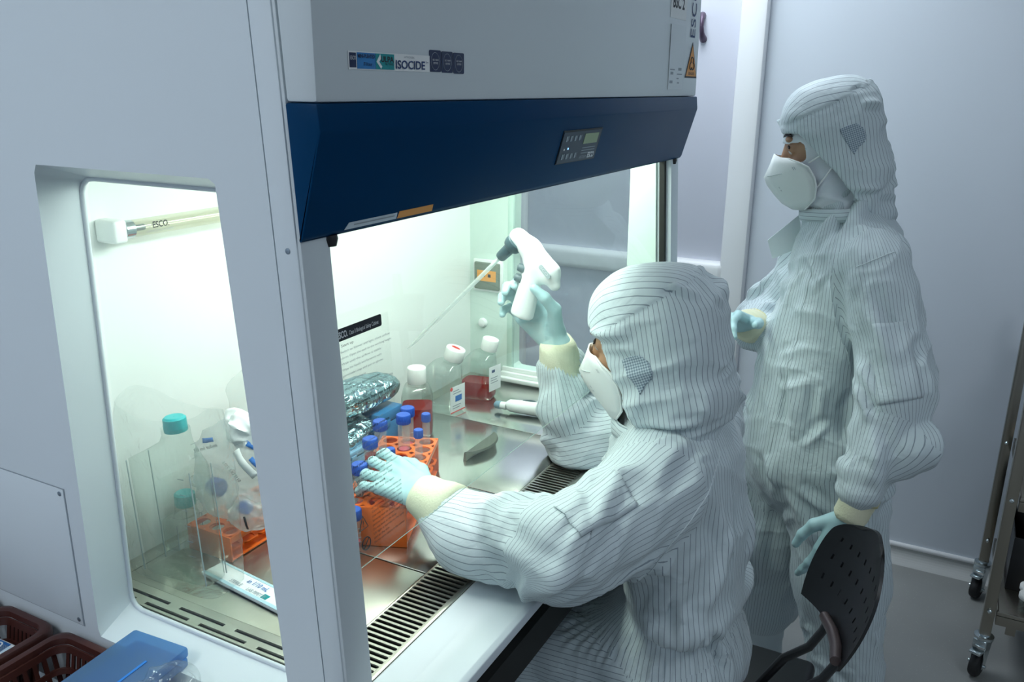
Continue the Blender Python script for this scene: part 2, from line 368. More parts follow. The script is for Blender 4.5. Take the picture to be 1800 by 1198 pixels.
# right side with its window
outer_r = [(F(ZT)+CR, ZT), (YO, ZT), (YO, ZB), (F(ZB)+CR, ZB)]
hr = match(dense([(0.675, 1.50), (0.984, 1.50), (0.984, 0.905), (0.668, 0.905)], 0.012), NL)
M['cabgreen'] = pmat('pale_green_inside', (0.66, 0.78, 0.72), 0.4, var=0.01)
holed_panel('side_panel', XE, XR, outer_r, hr, hr, M['cabgreen'], cab)
gl = [(XR+0.010, *p) for p in hr]+[(XR+0.014, *p) for p in hr]
pyd('side_glass', gl, [tuple(range(NL)), tuple(range(NL, 2*NL))[::-1]], M['sideglass'], cab)
M['tintgreen'] = pmat('glass_green_edge', (0.55, 0.72, 0.64), 0.2, var=0.03)
box('glass_edge', (XR-0.001, 0.975, 0.905), (XR+0.012, 0.990, 1.5), M['tintgreen'], cab, 0.001)
for k, (z, xx) in enumerate(((0.882, 0.030), (0.893, 0.018), (0.904, 0.008))):
    box('window_ledge', (XR-xx, 0.66, z), (XR, 1.0, z+0.011), M['cabin'], cab, 0.002)
# chamber: back wall, ceiling, floor pan, outer back and top
box('chamber_back', (XI, YB, ZB), (XR, YB+0.02, 1.62), M['cabin'], cab)
box('chamber_ceiling', (XI, F(1.6)+0.05, 1.60), (XR, YB, 1.62), M['cabin'], cab)
box('cabinet_rear', (XO, YO, ZB), (XE, YO+0.015, ZT), M['cab'], cab)
box('cabinet_top', (XO, F(ZT), ZT), (XE, YO+0.015, ZT+0.02), M['cab'], cab, 0.004)
box('floor_pan', (XI, 0.50, ZB), (XR, YB, 0.80), M['dark'], cab)  # pan coloured near-black to paint the shade below the grille slots
for yy in (0.70, 0.76):
    lp = rod('fluorescent_tube', (XI+0.03, yy, 1.583), (XR-0.03, yy, 1.583), 0.013, M['lampemit'], cab, 12)
    for x in (XI+0.005, XR-0.03): box('tube_socket', (x, yy-0.012, 1.565), (x+0.025, yy+0.012, 1.60), M['white'], lp, 0.002)
# hood: grey upper box and blue nose with control panel
HX0, HX1 = 0.652, 1.928
prism('front_hood', [(0.5555, ZT), (F(ZT)-0.0005, ZT), (F(1.602)-0.0005, 1.602), (0.5515, 1.602)], HX0, HX1, M['cabfront'], cab, 0, 0.004)
nose_p = [(0.5500, 1.6015), (0.5470, 1.575), (0.5765, 1.4705), (0.580, 1.4665), (F(1.466)-0.0005, 1.466), (F(1.6015)-0.0005, 1.6015)]
prism('blue_nose', nose_p, 0.650, 1.934, M['blue'], cab, 0, 0.0022)
prism('hood_rear', [(F(1.6), 1.62), (F(1.6)+0.05, 1.62), (F(1.6)+0.05, 1.60), (F(1.47)+0.03, 1.50), (F(1.47)+0.026, 1.467), (F(1.467), 1.467)], XI-0.012, XR+0.006, M['cabin'], cab, 0)
for x in (0.700, 1.895):
    lathe('sash_bumper', [(0.008, 0), (0.009, 0.004), (0.007, 0.012)], (x, 0.584, 1.467), (0, 0, -1), M['black'], cab, 14)
NS = Vector((0, 0.0295, -0.1045)).normalized()   # down the slanted face of the nose
NU = -NS; NX = Vector((1, 0, 0))
def nose(x, t, off=0.0): return Vector((x, 0.5470, 1.575))+NS*t+NX.cross(NU)*off
cp = empty('control_panel', (1.30, 0.56, 1.53)); cp['_w'] = 1; cp.parent = cab; cp.matrix_parent_inverse = Matrix.Translation(-cab.location)
M['panelblue'] = pmat('panel_navy', (0.012, 0.028, 0.06), 0.3, var=0.08)
M['btn'] = pmat('button_grey', (0.30, 0.36, 0.42), 0.4, var=0.05)
M['ledb'] = pmat('led_blue', (0.1, 0.3, 0.8), 0.3, emis=(0.3, 0.6, 1.0), estr=1.5)
bz = nose(1.226, 0.074)
quadp('panel_bezel', bz-NX*0.0015-NU*0.0015, NX, NU, 0.158, 0.054, M['black'], cp, 0.0012)
quadp('panel_face', nose(1.226, 0.074, 0.0012), NX, NU, 0.152, 0.050, M['panelblue'], cp, 0.0008)
quadp('display', nose(1.311, 0.046, 0.0020), NX, NU, 0.058, 0.017, M['lcd'], cp, 0.0006)
for r_, t_ in ((0, 0.039), (1, 0.068)):
    for k in range(4):
        quadp('panel_button', nose(1.238+k*0.0165, t_, 0.0020), NX, NU, 0.0055, 0.0085, M['btn'], cp, 0.0007)
        quadp('button_mark', nose(1.2465+k*0.0165, t_-0.001, 0.0020), NX, NU, 0.002, 0.008, M['inkgrey'], cp, 0.0003)
lathe('indicator_lamp', [(0.0018, 0), (0.0015, 0.0008)], nose(1.241, 0.052, 0.002), NX.cross(NU), M['white'], cp, 10)
lathe('indicator_lamp', [(0.0018, 0), (0.0015, 0.0008)], nose(1.2555, 0.051, 0.002), NX.cross(NU), M['ledb'], cp, 10)
for k in range(3): quadp('printed_line', nose(1.314, 0.0535+k*0.0045, 0.002), NX, NU, 0.055, 0.0012, M['inkgrey'], cp, 0.0002)
M['inkwhite'] = pmat('ink_white', (0.75, 0.78, 0.80), 0.5, var=0.03)
text('printed_text', 'ESCO', nose(1.345, 0.071, 0.002), NX, NU, 0.009, M['inkwhite'], cp, 0.027, bold=0.03)
text('printed_text', 'AIRSTREAM', nose(1.312, 0.071, 0.002), NX, NU, 0.005, M['inkgrey'], cp, 0.028)
# strip labels on the lower edge of the nose
M['palelabel'] = pmat('label_pale', (0.56, 0.64, 0.70), 0.5, var=0.03)
polyp('edge_label', nose(0.715, 0.1085, 0.0002), NX, NU, [(0, 0), (0.095, 0), (0.095, 0.0075), (0.006, 0.0075)], M['palelabel'], cab)
polyp('edge_label', nose(0.812, 0.1085, 0.0002), NX, NU, [(0, 0), (0.074, 0), (0.074, 0.0085), (0.002, 0.0085)], M['orange_st'], cab)
quadp('printed_line', nose(0.73, 0.105, 0.0007), NX, NU, 0.075, 0.0015, M['inkgrey'], cab, 0.0002)
# stickers on the grey hood
FY = 0.5535; UX = Vector((1, 0, 0)); UZ = Vector((0, 0, 1))
def hood_at(x, z, off=0.0): return Vector((x, 0.5515+(z-1.602)*(0.004/0.518)-0.0003-off, z))
st = empty('brand_sticker', (0.79, 0.552, 1.64)); st['_w'] = 1; st.parent = cab; st.matrix_parent_inverse = Matrix.Translation(-cab.location)
zz = 1.6345
quadp('sticker_sheet', hood_at(0.702, zz-0.001), UX, UZ, 0.146, 0.0175, M['paper'], st)
quadp('sticker_block', hood_at(0.7035, zz+0.001, 0.0005), UX, UZ, 0.0105, 0.014, M['navy'], st, 0.0003)
text('printed_text', 'ESCO', hood_at(0.7045, zz+0.0085, 0.0009), UX, UZ, 0.0035, M['inkwhite'], st, 0.0085)
quadp('sticker_block', hood_at(0.7155, zz, 0.0005), UX, UZ, 0.0305, 0.0155, M['azure'], st, 0.0003)
text('printed_text', 'MINI-PLEATED', hood_at(0.7165, zz+0.0105, 0.0009), UX, UZ, 0.0035, M['navy'], st, 0.028, bold=0.03)
text('printed_text', 'Filter', hood_at(0.726, zz+0.003, 0.0009), UX, UZ, 0.0035, M['navy'], st, 0.014)
quadp('sticker_block', hood_at(0.7465, zz, 0.0005), UX, UZ, 0.0325, 0.0155, M['teal'], st, 0.0003)
polyp('sticker_mark', hood_at(0.7475, zz, 0.0008), UX, UZ, [(0, 0.0075), (0.0065, 0.015), (0.0085, 0.011), (0.0045, 0.0075), (0.0095, 0.003), (0.0075, 0.0005)], M['paper'], st, 0.0002)
text('printed_text', 'ULPA', hood_at(0.755, zz+0.0075, 0.0009), UX, UZ, 0.0055, M['ink'], st, 0.023, bold=0.03)
text('printed_text', 'FILTERED', hood_at(0.763, zz+0.0045, 0.0009), UX, UZ, 0.002, M['ink'], st, 0.015)
text('printed_text', 'ANTIMICROBIAL', hood_at(0.797, zz+0.0125, 0.0009), UX, UZ, 0.002, M['inkgrey'], st, 0.02)
text('printed_text', 'ISOCIDE', hood_at(0.7815, zz+0.0015, 0.0009), UX, UZ, 0.0085, M['inkblue'], st, 0.056, bold=0.02)
text('printed_text', 'TM', hood_at(0.839, zz+0.008, 0.0009), UX, UZ, 0.002, M['inkblue'], st, 0.005)
for k in range(3):
    x = 0.8475+k*0.0258
    rl = ring_loop([(0, 0), (0.0245, 0), (0.0245, 0.0235), (0, 0.0235)], 0.002, 3)
    b_ = polyp('approval_sticker', hood_at(x, zz-0.0005-0.0006*k), UX, UZ, rl, M['navy'], st)
    cpts = [hood_at(x+0.01225+0.0085*math.cos(a), zz+0.011-0.0006*k+0.0095*math.sin(a), 0.0006) for a in [i*2*math.pi/24 for i in range(24)]]
    tube_path('sticker_ring', cpts, 0.0003, M['inkgrey'], b_, 4, closed=True)
    for q, (s_, w_) in enumerate((('ISO 14644', 0.012), ('CERTIFIED', 0.010))):
        text('printed_text', s_, hood_at(x+0.01225-w_/2, zz+0.0115-q*0.0035, 0.0008), UX, UZ, 0.002, M['inkwhite'], b_, w_)
# right end labels: number plate, information sheet, brand, biohazard triangle
bl = empty('hood_labels', (1.8, 0.552, 1.7)); bl['_w'] = 1; bl.parent = cab; bl.matrix_parent_inverse = Matrix.Translation(-cab.location)
quadp('number_label', hood_at(1.715, 1.752), UX, UZ, 0.105, 0.062, M['paper'], bl)
text('printed_text', 'BSC 2', hood_at(1.727, 1.772, 0.0006), UX, UZ, 0.022, M['ink'], bl, 0.076, bold=0.03)
quadp('info_label', hood_at(1.722, 1.616), UX, UZ, 0.100, 0.124, M['cabfront'], bl, 0.0003)
rnd = random.Random(4)
for k in range(13):
    z = 1.730-k*0.0085
    for q in range(2):
        if rnd.random() < 0.8:
            w_ = 0.012+rnd.random()*0.03; quadp('printed_line', hood_at(1.727+q*0.047+rnd.random()*0.01, z, 0.0004), UX, UZ, w_, 0.0025+0.003*(rnd.random() < 0.3), M['inkgrey'], bl, 0.0002)
        
tx = hood_at(1.872, 1.722, 0.0004)
text('printed_text', 'ESCO', tx+Vector((0.018, 0, 0.0)), UZ, -UX, 0.034, M['inkblue'], bl, 0.105)
for sc_, m_, o_ in ((1.0, 'ink', 0.0), (0.86, 'orange_st', 0.0004)):
    cx, cz = 1.878, 1.664
    pts = [(sc_*a, sc_*b) for a, b in ((-0.044, -0.024), (0.044, -0.024), (0, 0.049))]
    polyp('biohazard_sign', hood_at(cx, cz, o_), UX, UZ, pts, M[m_], bl, 0.0004)
for a in (90, 210, 330):
    cx_ = 1.878+0.0085*math.cos(math.radians(a)); cz_ = 1.668+0.0075*math.sin(math.radians(a))
    arc = [hood_at(cx_+0.0085*math.cos(math.radians(a+180+55+q*250/12+0)), cz_+0.007*math.sin(math.radians(a+180+55+q*250/12)), 0.001) for q in range(13)]
    tube_path('biohazard_ring', arc, 0.0014, M['ink'], bl, 5)
text('printed_text', 'BIOHAZARD', hood_at(1.878, 1.646, 0.0009), UX, UZ, 0.006, M['ink'], bl, 0.042, align='CENTER')
# sash glass with its printed instruction sheet
SO = 0.020
sb, stp = 1.057, 1.49
def sash(x, z, off=0.0): return Vector((x, F(z)+SO-off, z))
g_ = [sash(XI-0.01, sb), sash(XR-0.004, sb), sash(XR-0.004, stp), sash(XI-0.01, stp)]
g2 = [p+Vector((0, 0.0014, 0)) for p in g_]
sg = pyd('sash_glass', g_+g2, [(0, 1, 2, 3), (7, 6, 5, 4)], M['glass'], cab)
pyd('sash_edge', [g_[0], g_[1], g2[1], g2[0]], [(0, 1, 2, 3)], M['glassedge'], sg)
SU = Vector((0, 0.059, 1)).normalized()
M['ghost'] = clear('label_film', (0.985, 0.99, 0.985), 0.015, 0.12, 0.2, milk=0.012)
dec = quadp('instruction_label', sash(0.7135, 1.070, 0.0004), UX, SU, 0.100, 0.286, M['ghost'], cab, 0.0002)
rl = ring_loop([(0, 0), (0.0865, 0), (0.0865, 0.0145), (0, 0.0145)], 0.0025, 3)
polyp('label_header', sash(0.7125, 1.342, 0.0008), UX, SU, rl, M['ink'], dec, 0.0003)
text('printed_text', 'ESCO.', sash(0.7155, 1.3455, 0.0013), UX, SU, 0.0075, M['inkwhite'], dec, 0.0185, bold=0.03)
text('printed_text', 'Class II Biological Safety Cabinet', sash(0.7365, 1.3460, 0.0013), UX, SU, 0.0048, M['inkwhite'], dec, 0.056, bold=0.01)
LINES = [(1.335, 'h', '1. Start up'), (1.328, 'g', 'Switch on blower and light, check airflow'), (1.321, 'g', 'alarm. Open the sash to the working height'),
 (1.314, 'g', 'Wait until the airflow is stable'), (1.307, 'g', 'Wipe the hands and forearms with'), (1.300, 'g', 'germicidal soap and put on gloves'), (1.2925, 'g', 'Check the exhaust'),
 (1.2835, 'h', '2. Work surface decontamination'), (1.2765, 'g', 'Wipe all the interior surfaces with a 70%'), (1.2695, 'g', 'alcohol or suitable disinfectant'),
 (1.2605, 'b', '3. Material placement, Start, view & working'), (1.2535, 'g', 'Load only the materials required'), (1.2465, 'g', 'for the work to be done'), (1.2395, 'g', 'Do not block the front grille'), (1.2325, 'g', 'Wait for two minutes to purge'),
 (1.2235, 'b', '4. When the work itself is complete'), (1.2165, 'g', 'Work from clean area to dirty area'), (1.2095, 'g', 'Avoid rapid arm movements'), (1.2025, 'g', 'Keep the materials well inside'), (1.1955, 'g', 'Do not use open flames'),
 (1.1865, 'b', '5. Final purging and wipe down'), (1.1795, 'd', 'Let the blower run for some minutes'), (1.1735, 'd', 'Remove and wipe down all materials'), (1.1675, 'd', 'Wipe the work surface with disinfectant'), (1.1615, 'd', 'Dispose of gloves and change gown'),
 (1.1555, 'd', 'Wash the hands and arms with soap'), (1.1495, 'b', '6. Shut down after the work'), (1.1435, 'd', 'Turn off the light, close the sash')]
for z, k, s_ in LINES:
    w_ = min(0.098, 0.0022*len(s_)+0.004)
    text('printed_text', s_, sash(0.7150 if k in 'hb' else 0.7190, z, 0.0010), UX, SU, {'g': 0.0026, 'h': 0.0030, 'b': 0.0034, 'd': 0.0030}[k], M['inkgrey'] if k == 'g' else M['ink'], dec, w_ if k != 'b' else w_*1.03, bold=0.02 if k == 'b' else 0.0)
for k, s_ in enumerate(('Warning: read the manual before use', 'Do not recirculate hazardous vapours', 'or explosive gas into the room', 'Certify the cabinet once a year', 'Use only trained personnel', 'Servicing must be done by qualified', 'persons with the power supply off', 'Do not look at the lamp', 'UV light is harmful to the eyes', 'and to the skin', 'Do not store objects in the cabinet')):
    text('printed_text', s_, sash(0.7480, 1.1350-k*0.0058, 0.0010), UX, SU, 0.0030, M['ink'], dec, min(0.064, 0.0021*len(s_)))
tri = [sash(0.7300+0.0085*a, 1.113+0.0095*b, 0.0012) for a, b in ((-1, -0.8), (0, -0.8), (1, -0.8), (0.5, 0.1), (0, 1), (-0.5, 0.1))]
tube_path('warning_sign', tri, 0.0006, M['ink'], dec, 5, closed=True)
text('printed_text', '!', sash(0.7290, 1.108, 0.0012), UX, SU, 0.009, M['ink'], dec)
tube_path('warning_sign', [sash(0.7325+0.008*math.cos(a), 1.085+0.008*math.sin(a), 0.0012) for a in [i*math.pi/12 for i in range(24)]], 0.0007, M['ink'], dec, 5, closed=True)
tube_path('warning_sign', [sash(0.7325-0.0055, 1.0795, 0.0012), sash(0.7325, 1.085, 0.0012), sash(0.7325+0.0055, 1.0905, 0.0012)], 0.0006, M['ink'], dec, 5)
# sill (arm rest) before the grille
prism('front_sill', [(0.583, ZW-0.001), (0.579, ZW+0.0015), (0.535, ZW+0.0015), (0.486, ZW-0.003), (0.478, ZW-0.007), (0.4775, ZW-0.022), (0.484, ZW-0.027), (0.583, ZW-0.030)], XO+0.002, XE-0.002, M['cab'], cab, 0, 0.0015)
box('lower_front', (XO+0.004, 0.575, ZB), (XE-0.004, 0.60, ZW-0.028), M['cabfront'], cab, 0.003)
# grille: two edge strips and one bar between every two slots
GY0, GY1 = 0.584, 0.662
gr = empty('front_grille', (1.29, 0.62, ZW)); gr['_w'] = 1; gr.parent = cab; gr.matrix_parent_inverse = Matrix.Translation(-cab.location)
box('grille_edge', (XI+0.002, GY0, ZW-0.0025), (XR-0.002, GY0+0.008, ZW), M['steelw'], gr, 0.0005)
box('grille_edge', (XI+0.002, GY1-0.003, ZW-0.0025), (XR-0.002, GY1, ZW), M['steelw'], gr, 0.0005)
pitch, slot = 0.01055, 0.0064
def bar_mesh():
    y0, y1, hw, e = GY0+0.008, GY1-0.003, (pitch-slot)/2, pitch/2
    L = []
    for t in range(5):
        a = t/4*math.pi/2; L.append((hw+(e-hw)*(1-math.sin(a)), y0+slot/2*(1-math.cos(a))))
    R_ = [(x, y1-(y-y0)) for x, y in L[::-1]]
    right = L+R_; left = [(-x, y) for x, y in right[::-1]]; pts = right+left; n = len(pts)
    me = bpy.data.meshes.new('grille_bar')
    me.from_pydata([(x, y, z) for z in (ZW-0.0025, ZW) for x, y in pts], [], [tuple(range(n))[::-1], tuple(range(n, 2*n))]+[(i, (i+1) % n, n+(i+1) % n, n+i) for i in range(n)])
    me.materials.append(M['steelw']); return me
bmsh = bar_mesh(); nb_ = int((XR-XI-0.012)/pitch)
for k in range(nb_+1):
    o = bpy.data.objects.new('grille_bar', bmsh); link(o, gr); o.location = (XI+0.006+k*pitch-0*gr.location.x, 0, 0)
# work trays with thin joints
for k, (x0, x1) in enumerate(((0.752, 0.9825), (0.9855, 1.2765), (1.2795, 1.571), (1.574, XR-0.001))):
    tr_ = box('work_tray', (x0, GY1+0.0005, ZW-0.004), (x1, YB-0.03, ZW), M['steelw'] if k == 0 else M['steel'], cab, 0.0012)
    # finger handle: a half-moon lip bent up from the tray
    hx = (1.437 if k == 2 else (x0+x1)/2); hy = 0.815
    if k in (2,):
        prof_ = []
        v_, f_ = [], []
        n_ = 14
        for i in range(n_+1):
            t = i/n_; x = hx-0.062+0.124*t; s_ = math.sin(math.pi*t)**0.6
            v_ += [(x, hy+0.012, ZW), (x, hy+0.010, ZW+0.016), (x, hy+0.008-0.030*s_, ZW+0.020), (x, hy+0.006-0.030*s_, ZW+0.016), (x, hy+0.004, ZW+0.001)]
        for i in range(n_):
            for q in range(4): f_.append((i*5+q, i*5+q+1, (i+1)*5+q+1, (i+1)*5+q))
        f_ += [(0, 1, 2, 3, 4), tuple(n_*5+q for q in (4, 3, 2, 1, 0))]
        M['handle'] = pmat('handle_steel_dark_reflection', (0.24, 0.24, 0.20), 0.32, 1.0, var=0.06)  # stainless lip; its dark reflection is put into the base colour
        autosmooth(pyd('tray_handle', v_, f_, M['handle'], tr_), 40)
# slotted strip along the left wall and along the back
v_, f_ = [], []
bm = bmesh.new(); z0, z1 = ZW-0.003, ZW
rows = [(XI+0.0015, 0.7155, None), (0.7155, 0.7215, 0.0), (0.7215, 0.7305, None), (0.7305, 0.7365, 0.055), (0.7365, 0.7515, None)]
for a, b_, ph in rows:
    if ph is None: bm_box(bm, (a, GY1, z0), (b_, YB, z1)); continue
    y = GY1+ph-0.11; prev = GY1
    while y < YB:
        s0, s1 = y+0.012, y+0.100
        lo_, hi_ = prev, min(max(s0, GY1), YB)
        if hi_ > lo_: bm_box(bm, (a, lo_, z0), (b_, hi_, z1))
        prev = max(GY1, min(s1, YB)); y += 0.11
    if prev < YB: bm_box(bm, (a, prev, z0), (b_, YB, z1))
frombm('slotted_strip', bm, M['steelw'], cab)
box('rear_strip', (0.752, YB-0.0295, ZW-0.004), (XR, YB, ZW), M['steelw'], cab)
# germicidal lamp on the back wall
M['tubeglass'] = clear('lamp_glass', (0.95, 0.94, 0.86), 0.10, 0.7, 0.05, milk=0.12, milkcol=(0.85, 0.83, 0.74))
uv = empty('germicidal_lamp', (0.82, 1.08, 1.41)); uv['_w'] = 1; uv.parent = cab; uv.matrix_parent_inverse = Matrix.Translation(-cab.location)
UY, UZ_ = 1.072, 1.412
bm = bmesh.new(); bm_box(bm, (0.800, UY-0.015, UZ_-0.017), (0.823, YB, UZ_+0.017)); bmesh.ops.bevel(bm, geom=list(bm.edges), offset=0.005, segments=3, profile=0.5, affect='EDGES')
autosmooth(frombm('lamp_socket', bm, M['white'], uv), 35)
rod('end_cap', (0.823, UY, UZ_), (0.840, UY, UZ_), 0.0135, M['zinc'], uv, 20, 0.001)
rod('lamp_tube', (0.840, UY, UZ_), (1.35, UY, UZ_), 0.0128, M['tubeglass'], uv, 20)
rod('lamp_filament', (0.845, UY, UZ_), (0.862, UY, UZ_), 0.005, M['screw'], uv, 10)
text('printed_text', 'ESCO.', (0.868, UY-0.0131, UZ_-0.001), (1, 0, 0), (0, 0, 1), 0.009, M['ink'], uv, 0.030, bold=0.02)
text('printed_text', 'GERMICIDAL UV LAMP', (0.855, UY-0.0131, UZ_-0.007), (1, 0, 0), (0, 0, 1), 0.003, M['inkgrey'], uv, 0.05)
box('lamp_socket', (1.35, UY-0.015, UZ_-0.017), (1.373, YB, UZ_+0.017), M['white'], uv, 0.004)
# power outlet and round valve cap on the right wall
ot = empty('power_outlet', (XR, 1.043, 1.15)); ot['_w'] = 1; ot.parent = cab; ot.matrix_parent_inverse = Matrix.Translation(-cab.location)
M['smoke'] = pmat('outlet_smoke_cover', (0.17, 0.20, 0.16), 0.25, var=0.25, vscale=60)
box('outlet_frame', (XR-0.008, 1.001, 1.110), (XR, 1.086, 1.193), M['white'], ot, 0.002)
cv = box('outlet_cover', (XR-0.016, 1.0065, 1.1165), (XR-0.007, 1.0795, 1.187), M['smoke'], ot, 0.003)
quadp('outlet_label', (XR-0.0162, 1.070, 1.139), (0, -1, 0), (0, 0, 1), 0.055, 0.028, M['orange_st'], cv, 0.0003)
for y_ in (1.030, 1.047): box('outlet_slot', (XR-0.0168, y_, 1.150), (XR-0.016, y_+0.008, 1.158), M['ink'], cv)
lathe('valve_cap', [(0.012, 0), (0.0125, 0.004), (0.010, 0.010), (0.005, 0.012)], (XR, 1.060, 1.024), (-1, 0, 0), M['white'], cab, 20)
# stand under the cabinet
sd = empty('cabinet_stand', (1.29, 0.9, 0), 'grey steel stand under the biosafety cabinet', 'stand')
for x in (0.70, 1.85):
    for y in (0.66, 1.20): box('leg', (x, y, 0.02), (x+0.05, y+0.05, ZB), M['cabfront'], sd, 0.003); lathe('foot', [(0.03, 0), (0.03, 0.012), (0.012, 0.02)], (x+0.025, y+0.025, 0), (0, 0, 1), M['rubber'], sd, 16)
    box('side_rail', (x, 0.71, 0.25), (x+0.05, 1.20, 0.30), M['cabfront'], sd, 0.003)
box('rear_rail', (0.75, 1.20, 0.25), (1.85, 1.25, 0.30), M['cabfront'], sd, 0.003)
# ------------------------------------------------------------------ implicit surfaces for clothing, hands and heads
def nrm(v): v = np.asarray(v, float); return v/np.linalg.norm(v)
def sd_cone(P, a, b, ra, rb, flat=None):
    a = np.asarray(a, np.float32); b = np.asarray(b, np.float32); ab = b-a; pa = P-a
    t = np.clip((pa@ab)/float(ab@ab), 0, 1).astype(np.float32); q = pa-t[..., None]*ab
    if flat is not None:
        dv = np.asarray(nrm(flat[0]), np.float32); c = q@dv; q = q+(c*(1/flat[1]-1))[..., None]*dv
    return np.sqrt((q*q).sum(-1))-(ra+(rb-ra)*t)
def sd_ell(P, c, r, R=None):
    p = P-np.asarray(c, np.float32)
    if R is not None: p = p@np.asarray(R, np.float32)          # columns of R are the ellipsoid's axes
    r = np.asarray(r, np.float32); k0 = np.sqrt(((p/r)**2).sum(-1)); k1 = np.sqrt(((p/(r*r))**2).sum(-1))
    return k0*(k0-1)/np.maximum(k1, 1e-6)
def sd_sup(P, c, r, n=2.7):
    p = np.abs((P-np.asarray(c, np.float32))/np.asarray(r, np.float32)); return ((p**n).sum(-1)**(1/n)-1)*float(min(r))
def smin(a, b, k):
    h = np.clip(0.5+0.5*(b-a)/k, 0, 1); return b*(1-h)+a*h-k*h*(1-h)
def smax(a, b, k): return -smin(-a, -b, k)
def surface_nets(fn, lo, hi, res):
    lo = np.asarray(lo, float); n = np.ceil((np.asarray(hi)-lo)/res).astype(int)+1
    ax = [(lo[i]+res*np.arange(n[i])).astype(np.float32) for i in range(3)]
    V = np.empty(n, np.float32)
    for i0 in range(0, n[0], 24):
        g = np.stack(np.meshgrid(ax[0][i0:i0+24], ax[1], ax[2], indexing='ij'), -1); V[i0:i0+24] = fn(g)
    s = V < 0
    cs = [(dx, dy, dz) for dx in (0, 1) for dy in (0, 1) for dz in (0, 1)]
    sl = lambda A, d: A[d[0]:n[0]-1+d[0], d[1]:n[1]-1+d[1], d[2]:n[2]-1+d[2]]
    cnt = sum(sl(s, d).astype(np.int8) for d in cs); act = (cnt > 0) & (cnt < 8)
    idx = -np.ones(act.shape, np.int64); cells = np.argwhere(act); idx[act] = np.arange(len(cells))
    acc = np.zeros((len(cells), 3)); num = np.zeros(len(cells))
    for d in cs:
        for a in range(3):
            if d[a] == 1: continue
            e = list(d); e[a] = 1
            va = V[cells[:, 0]+d[0], cells[:, 1]+d[1], cells[:, 2]+d[2]]; vb = V[cells[:, 0]+e[0], cells[:, 1]+e[1], cells[:, 2]+e[2]]
            m = (va < 0) != (vb < 0); t = np.where(m, va/np.where(m, va-vb, 1), 0)
            p = np.tile(np.array(d, float), (len(cells), 1)); p[:, a] += t; acc[m] += p[m]; num[m] += 1
    verts = lo+(cells+acc/num[:, None])*res
    quads = []
    for a in range(3):
        b, c = (a+1) % 3, (a+2) % 3
        A = s; B = np.roll(s, -1, a); ch = A != B
        m = np.zeros_like(ch); ix = [slice(None)]*3; ix[a] = slice(0, n[a]-1); ix[b] = slice(1, n[b]-1); ix[c] = slice(1, n[c]-1); m[tuple(ix)] = ch[tuple(ix)]
        e = np.argwhere(m); flip = s[e[:, 0], e[:, 1], e[:, 2]]
        o = np.zeros(3, int); ob = o.copy(); ob[b] = 1; oc = o.copy(); oc[c] = 1
        q = np.stack([idx[tuple((e-k).T)] for k in (o, ob, ob+oc, oc)], 1)
        q[~flip] = q[~flip][:, ::-1]; quads.append(q)
    return verts, np.concatenate(quads)
def vnoise(p, seed=0):
    """smooth value noise in [-1, 1] on (N, 3) points"""
    i = np.floor(p).astype(np.int64); f = p-i; u = f*f*f*(f*(f*6-15)+10); out = 0
    def h(a, b, c):
        x = (a*374761393+b*668265263+c*2147483647+seed*1274126177) & 0xffffffff
        x = ((x ^ (x >> 13))*1274126177) & 0xffffffff; x = (x ^ (x >> 16)) & 0xffff; return x/32767.5-1
    for dx in (0, 1):
        for dy in (0, 1):
            for dz in (0, 1):
                w = (u[:, 0] if dx else 1-u[:, 0])*(u[:, 1] if dy else 1-u[:, 1])*(u[:, 2] if dz else 1-u[:, 2])
                out = out+w*h(i[:, 0]+dx, i[:, 1]+dy, i[:, 2]+dz)
    return out
def ridged(p, seed=0): return 1-2*np.abs(vnoise(p, seed))
def vnormals(v, q):
    a = v[q[:, 2]]-v[q[:, 0]]; b = v[q[:, 3]]-v[q[:, 1]]; fn = np.cross(a, b); n = np.zeros_like(v)
    for k in range(4): np.add.at(n, q[:, k], fn)
    return n/np.maximum(np.linalg.norm(n, axis=1), 1e-12)[:, None]
def relax(v, q, it=1, f=0.5):
    for _ in range(it):
        s = np.zeros_like(v); c = np.zeros(len(v))
        for k in range(4):
            np.add.at(s, q[:, k], v[q[:, (k+1) % 4]]); np.add.at(s, q[:, k], v[q[:, (k+3) % 4]]); np.add.at(c, q[:, k], 2)
        v = v+(s/c[:, None]-v)*f
    return v
def quad_mesh(name, v, q, mat, parent, stripe=None):
    me = bpy.data.meshes.new(name); me.vertices.add(len(v)); me.vertices.foreach_set('co', np.asarray(v, np.float32).ravel())
    me.loops.add(len(q)*4); me.loops.foreach_set('vertex_index', q.ravel().astype(np.int32)); me.polygons.add(len(q)); me.polygons.foreach_set('loop_start', np.arange(len(q), dtype=np.int32)*4)
    me.update(calc_edges=True); me.validate()
    if stripe is not None:
        at = me.attributes.new('stripe_u', 'FLOAT', 'CORNER'); at.data.foreach_set('value', stripe.astype(np.float32).ravel())
    return meshob(name, me, mat, parent, True)
class Seg:
    """a limb or panel: axis a-b, reference direction (middle of the visible side), mean radius"""
    def __init__(s, a, b, r, ref, planar=None):
        s.a = np.asarray(a, float); s.b = np.asarray(b, float); s.r = r; s.ax = nrm(s.b-s.a); s.e1 = nrm(np.asarray(ref, float)-s.ax*(np.asarray(ref, float)@s.ax)); s.e2 = np.cross(s.ax, s.e1); s.planar = planar
    def dist(s, p):
        ab = s.b-s.a; t = np.clip((p-s.a)@ab/(ab@ab), 0, 1); return np.linalg.norm(p-s.a-t[:, None]*ab, axis=1)/s.r
    def theta(s, p): d = p-s.a; return np.arctan2(d@s.e2, d@s.e1)
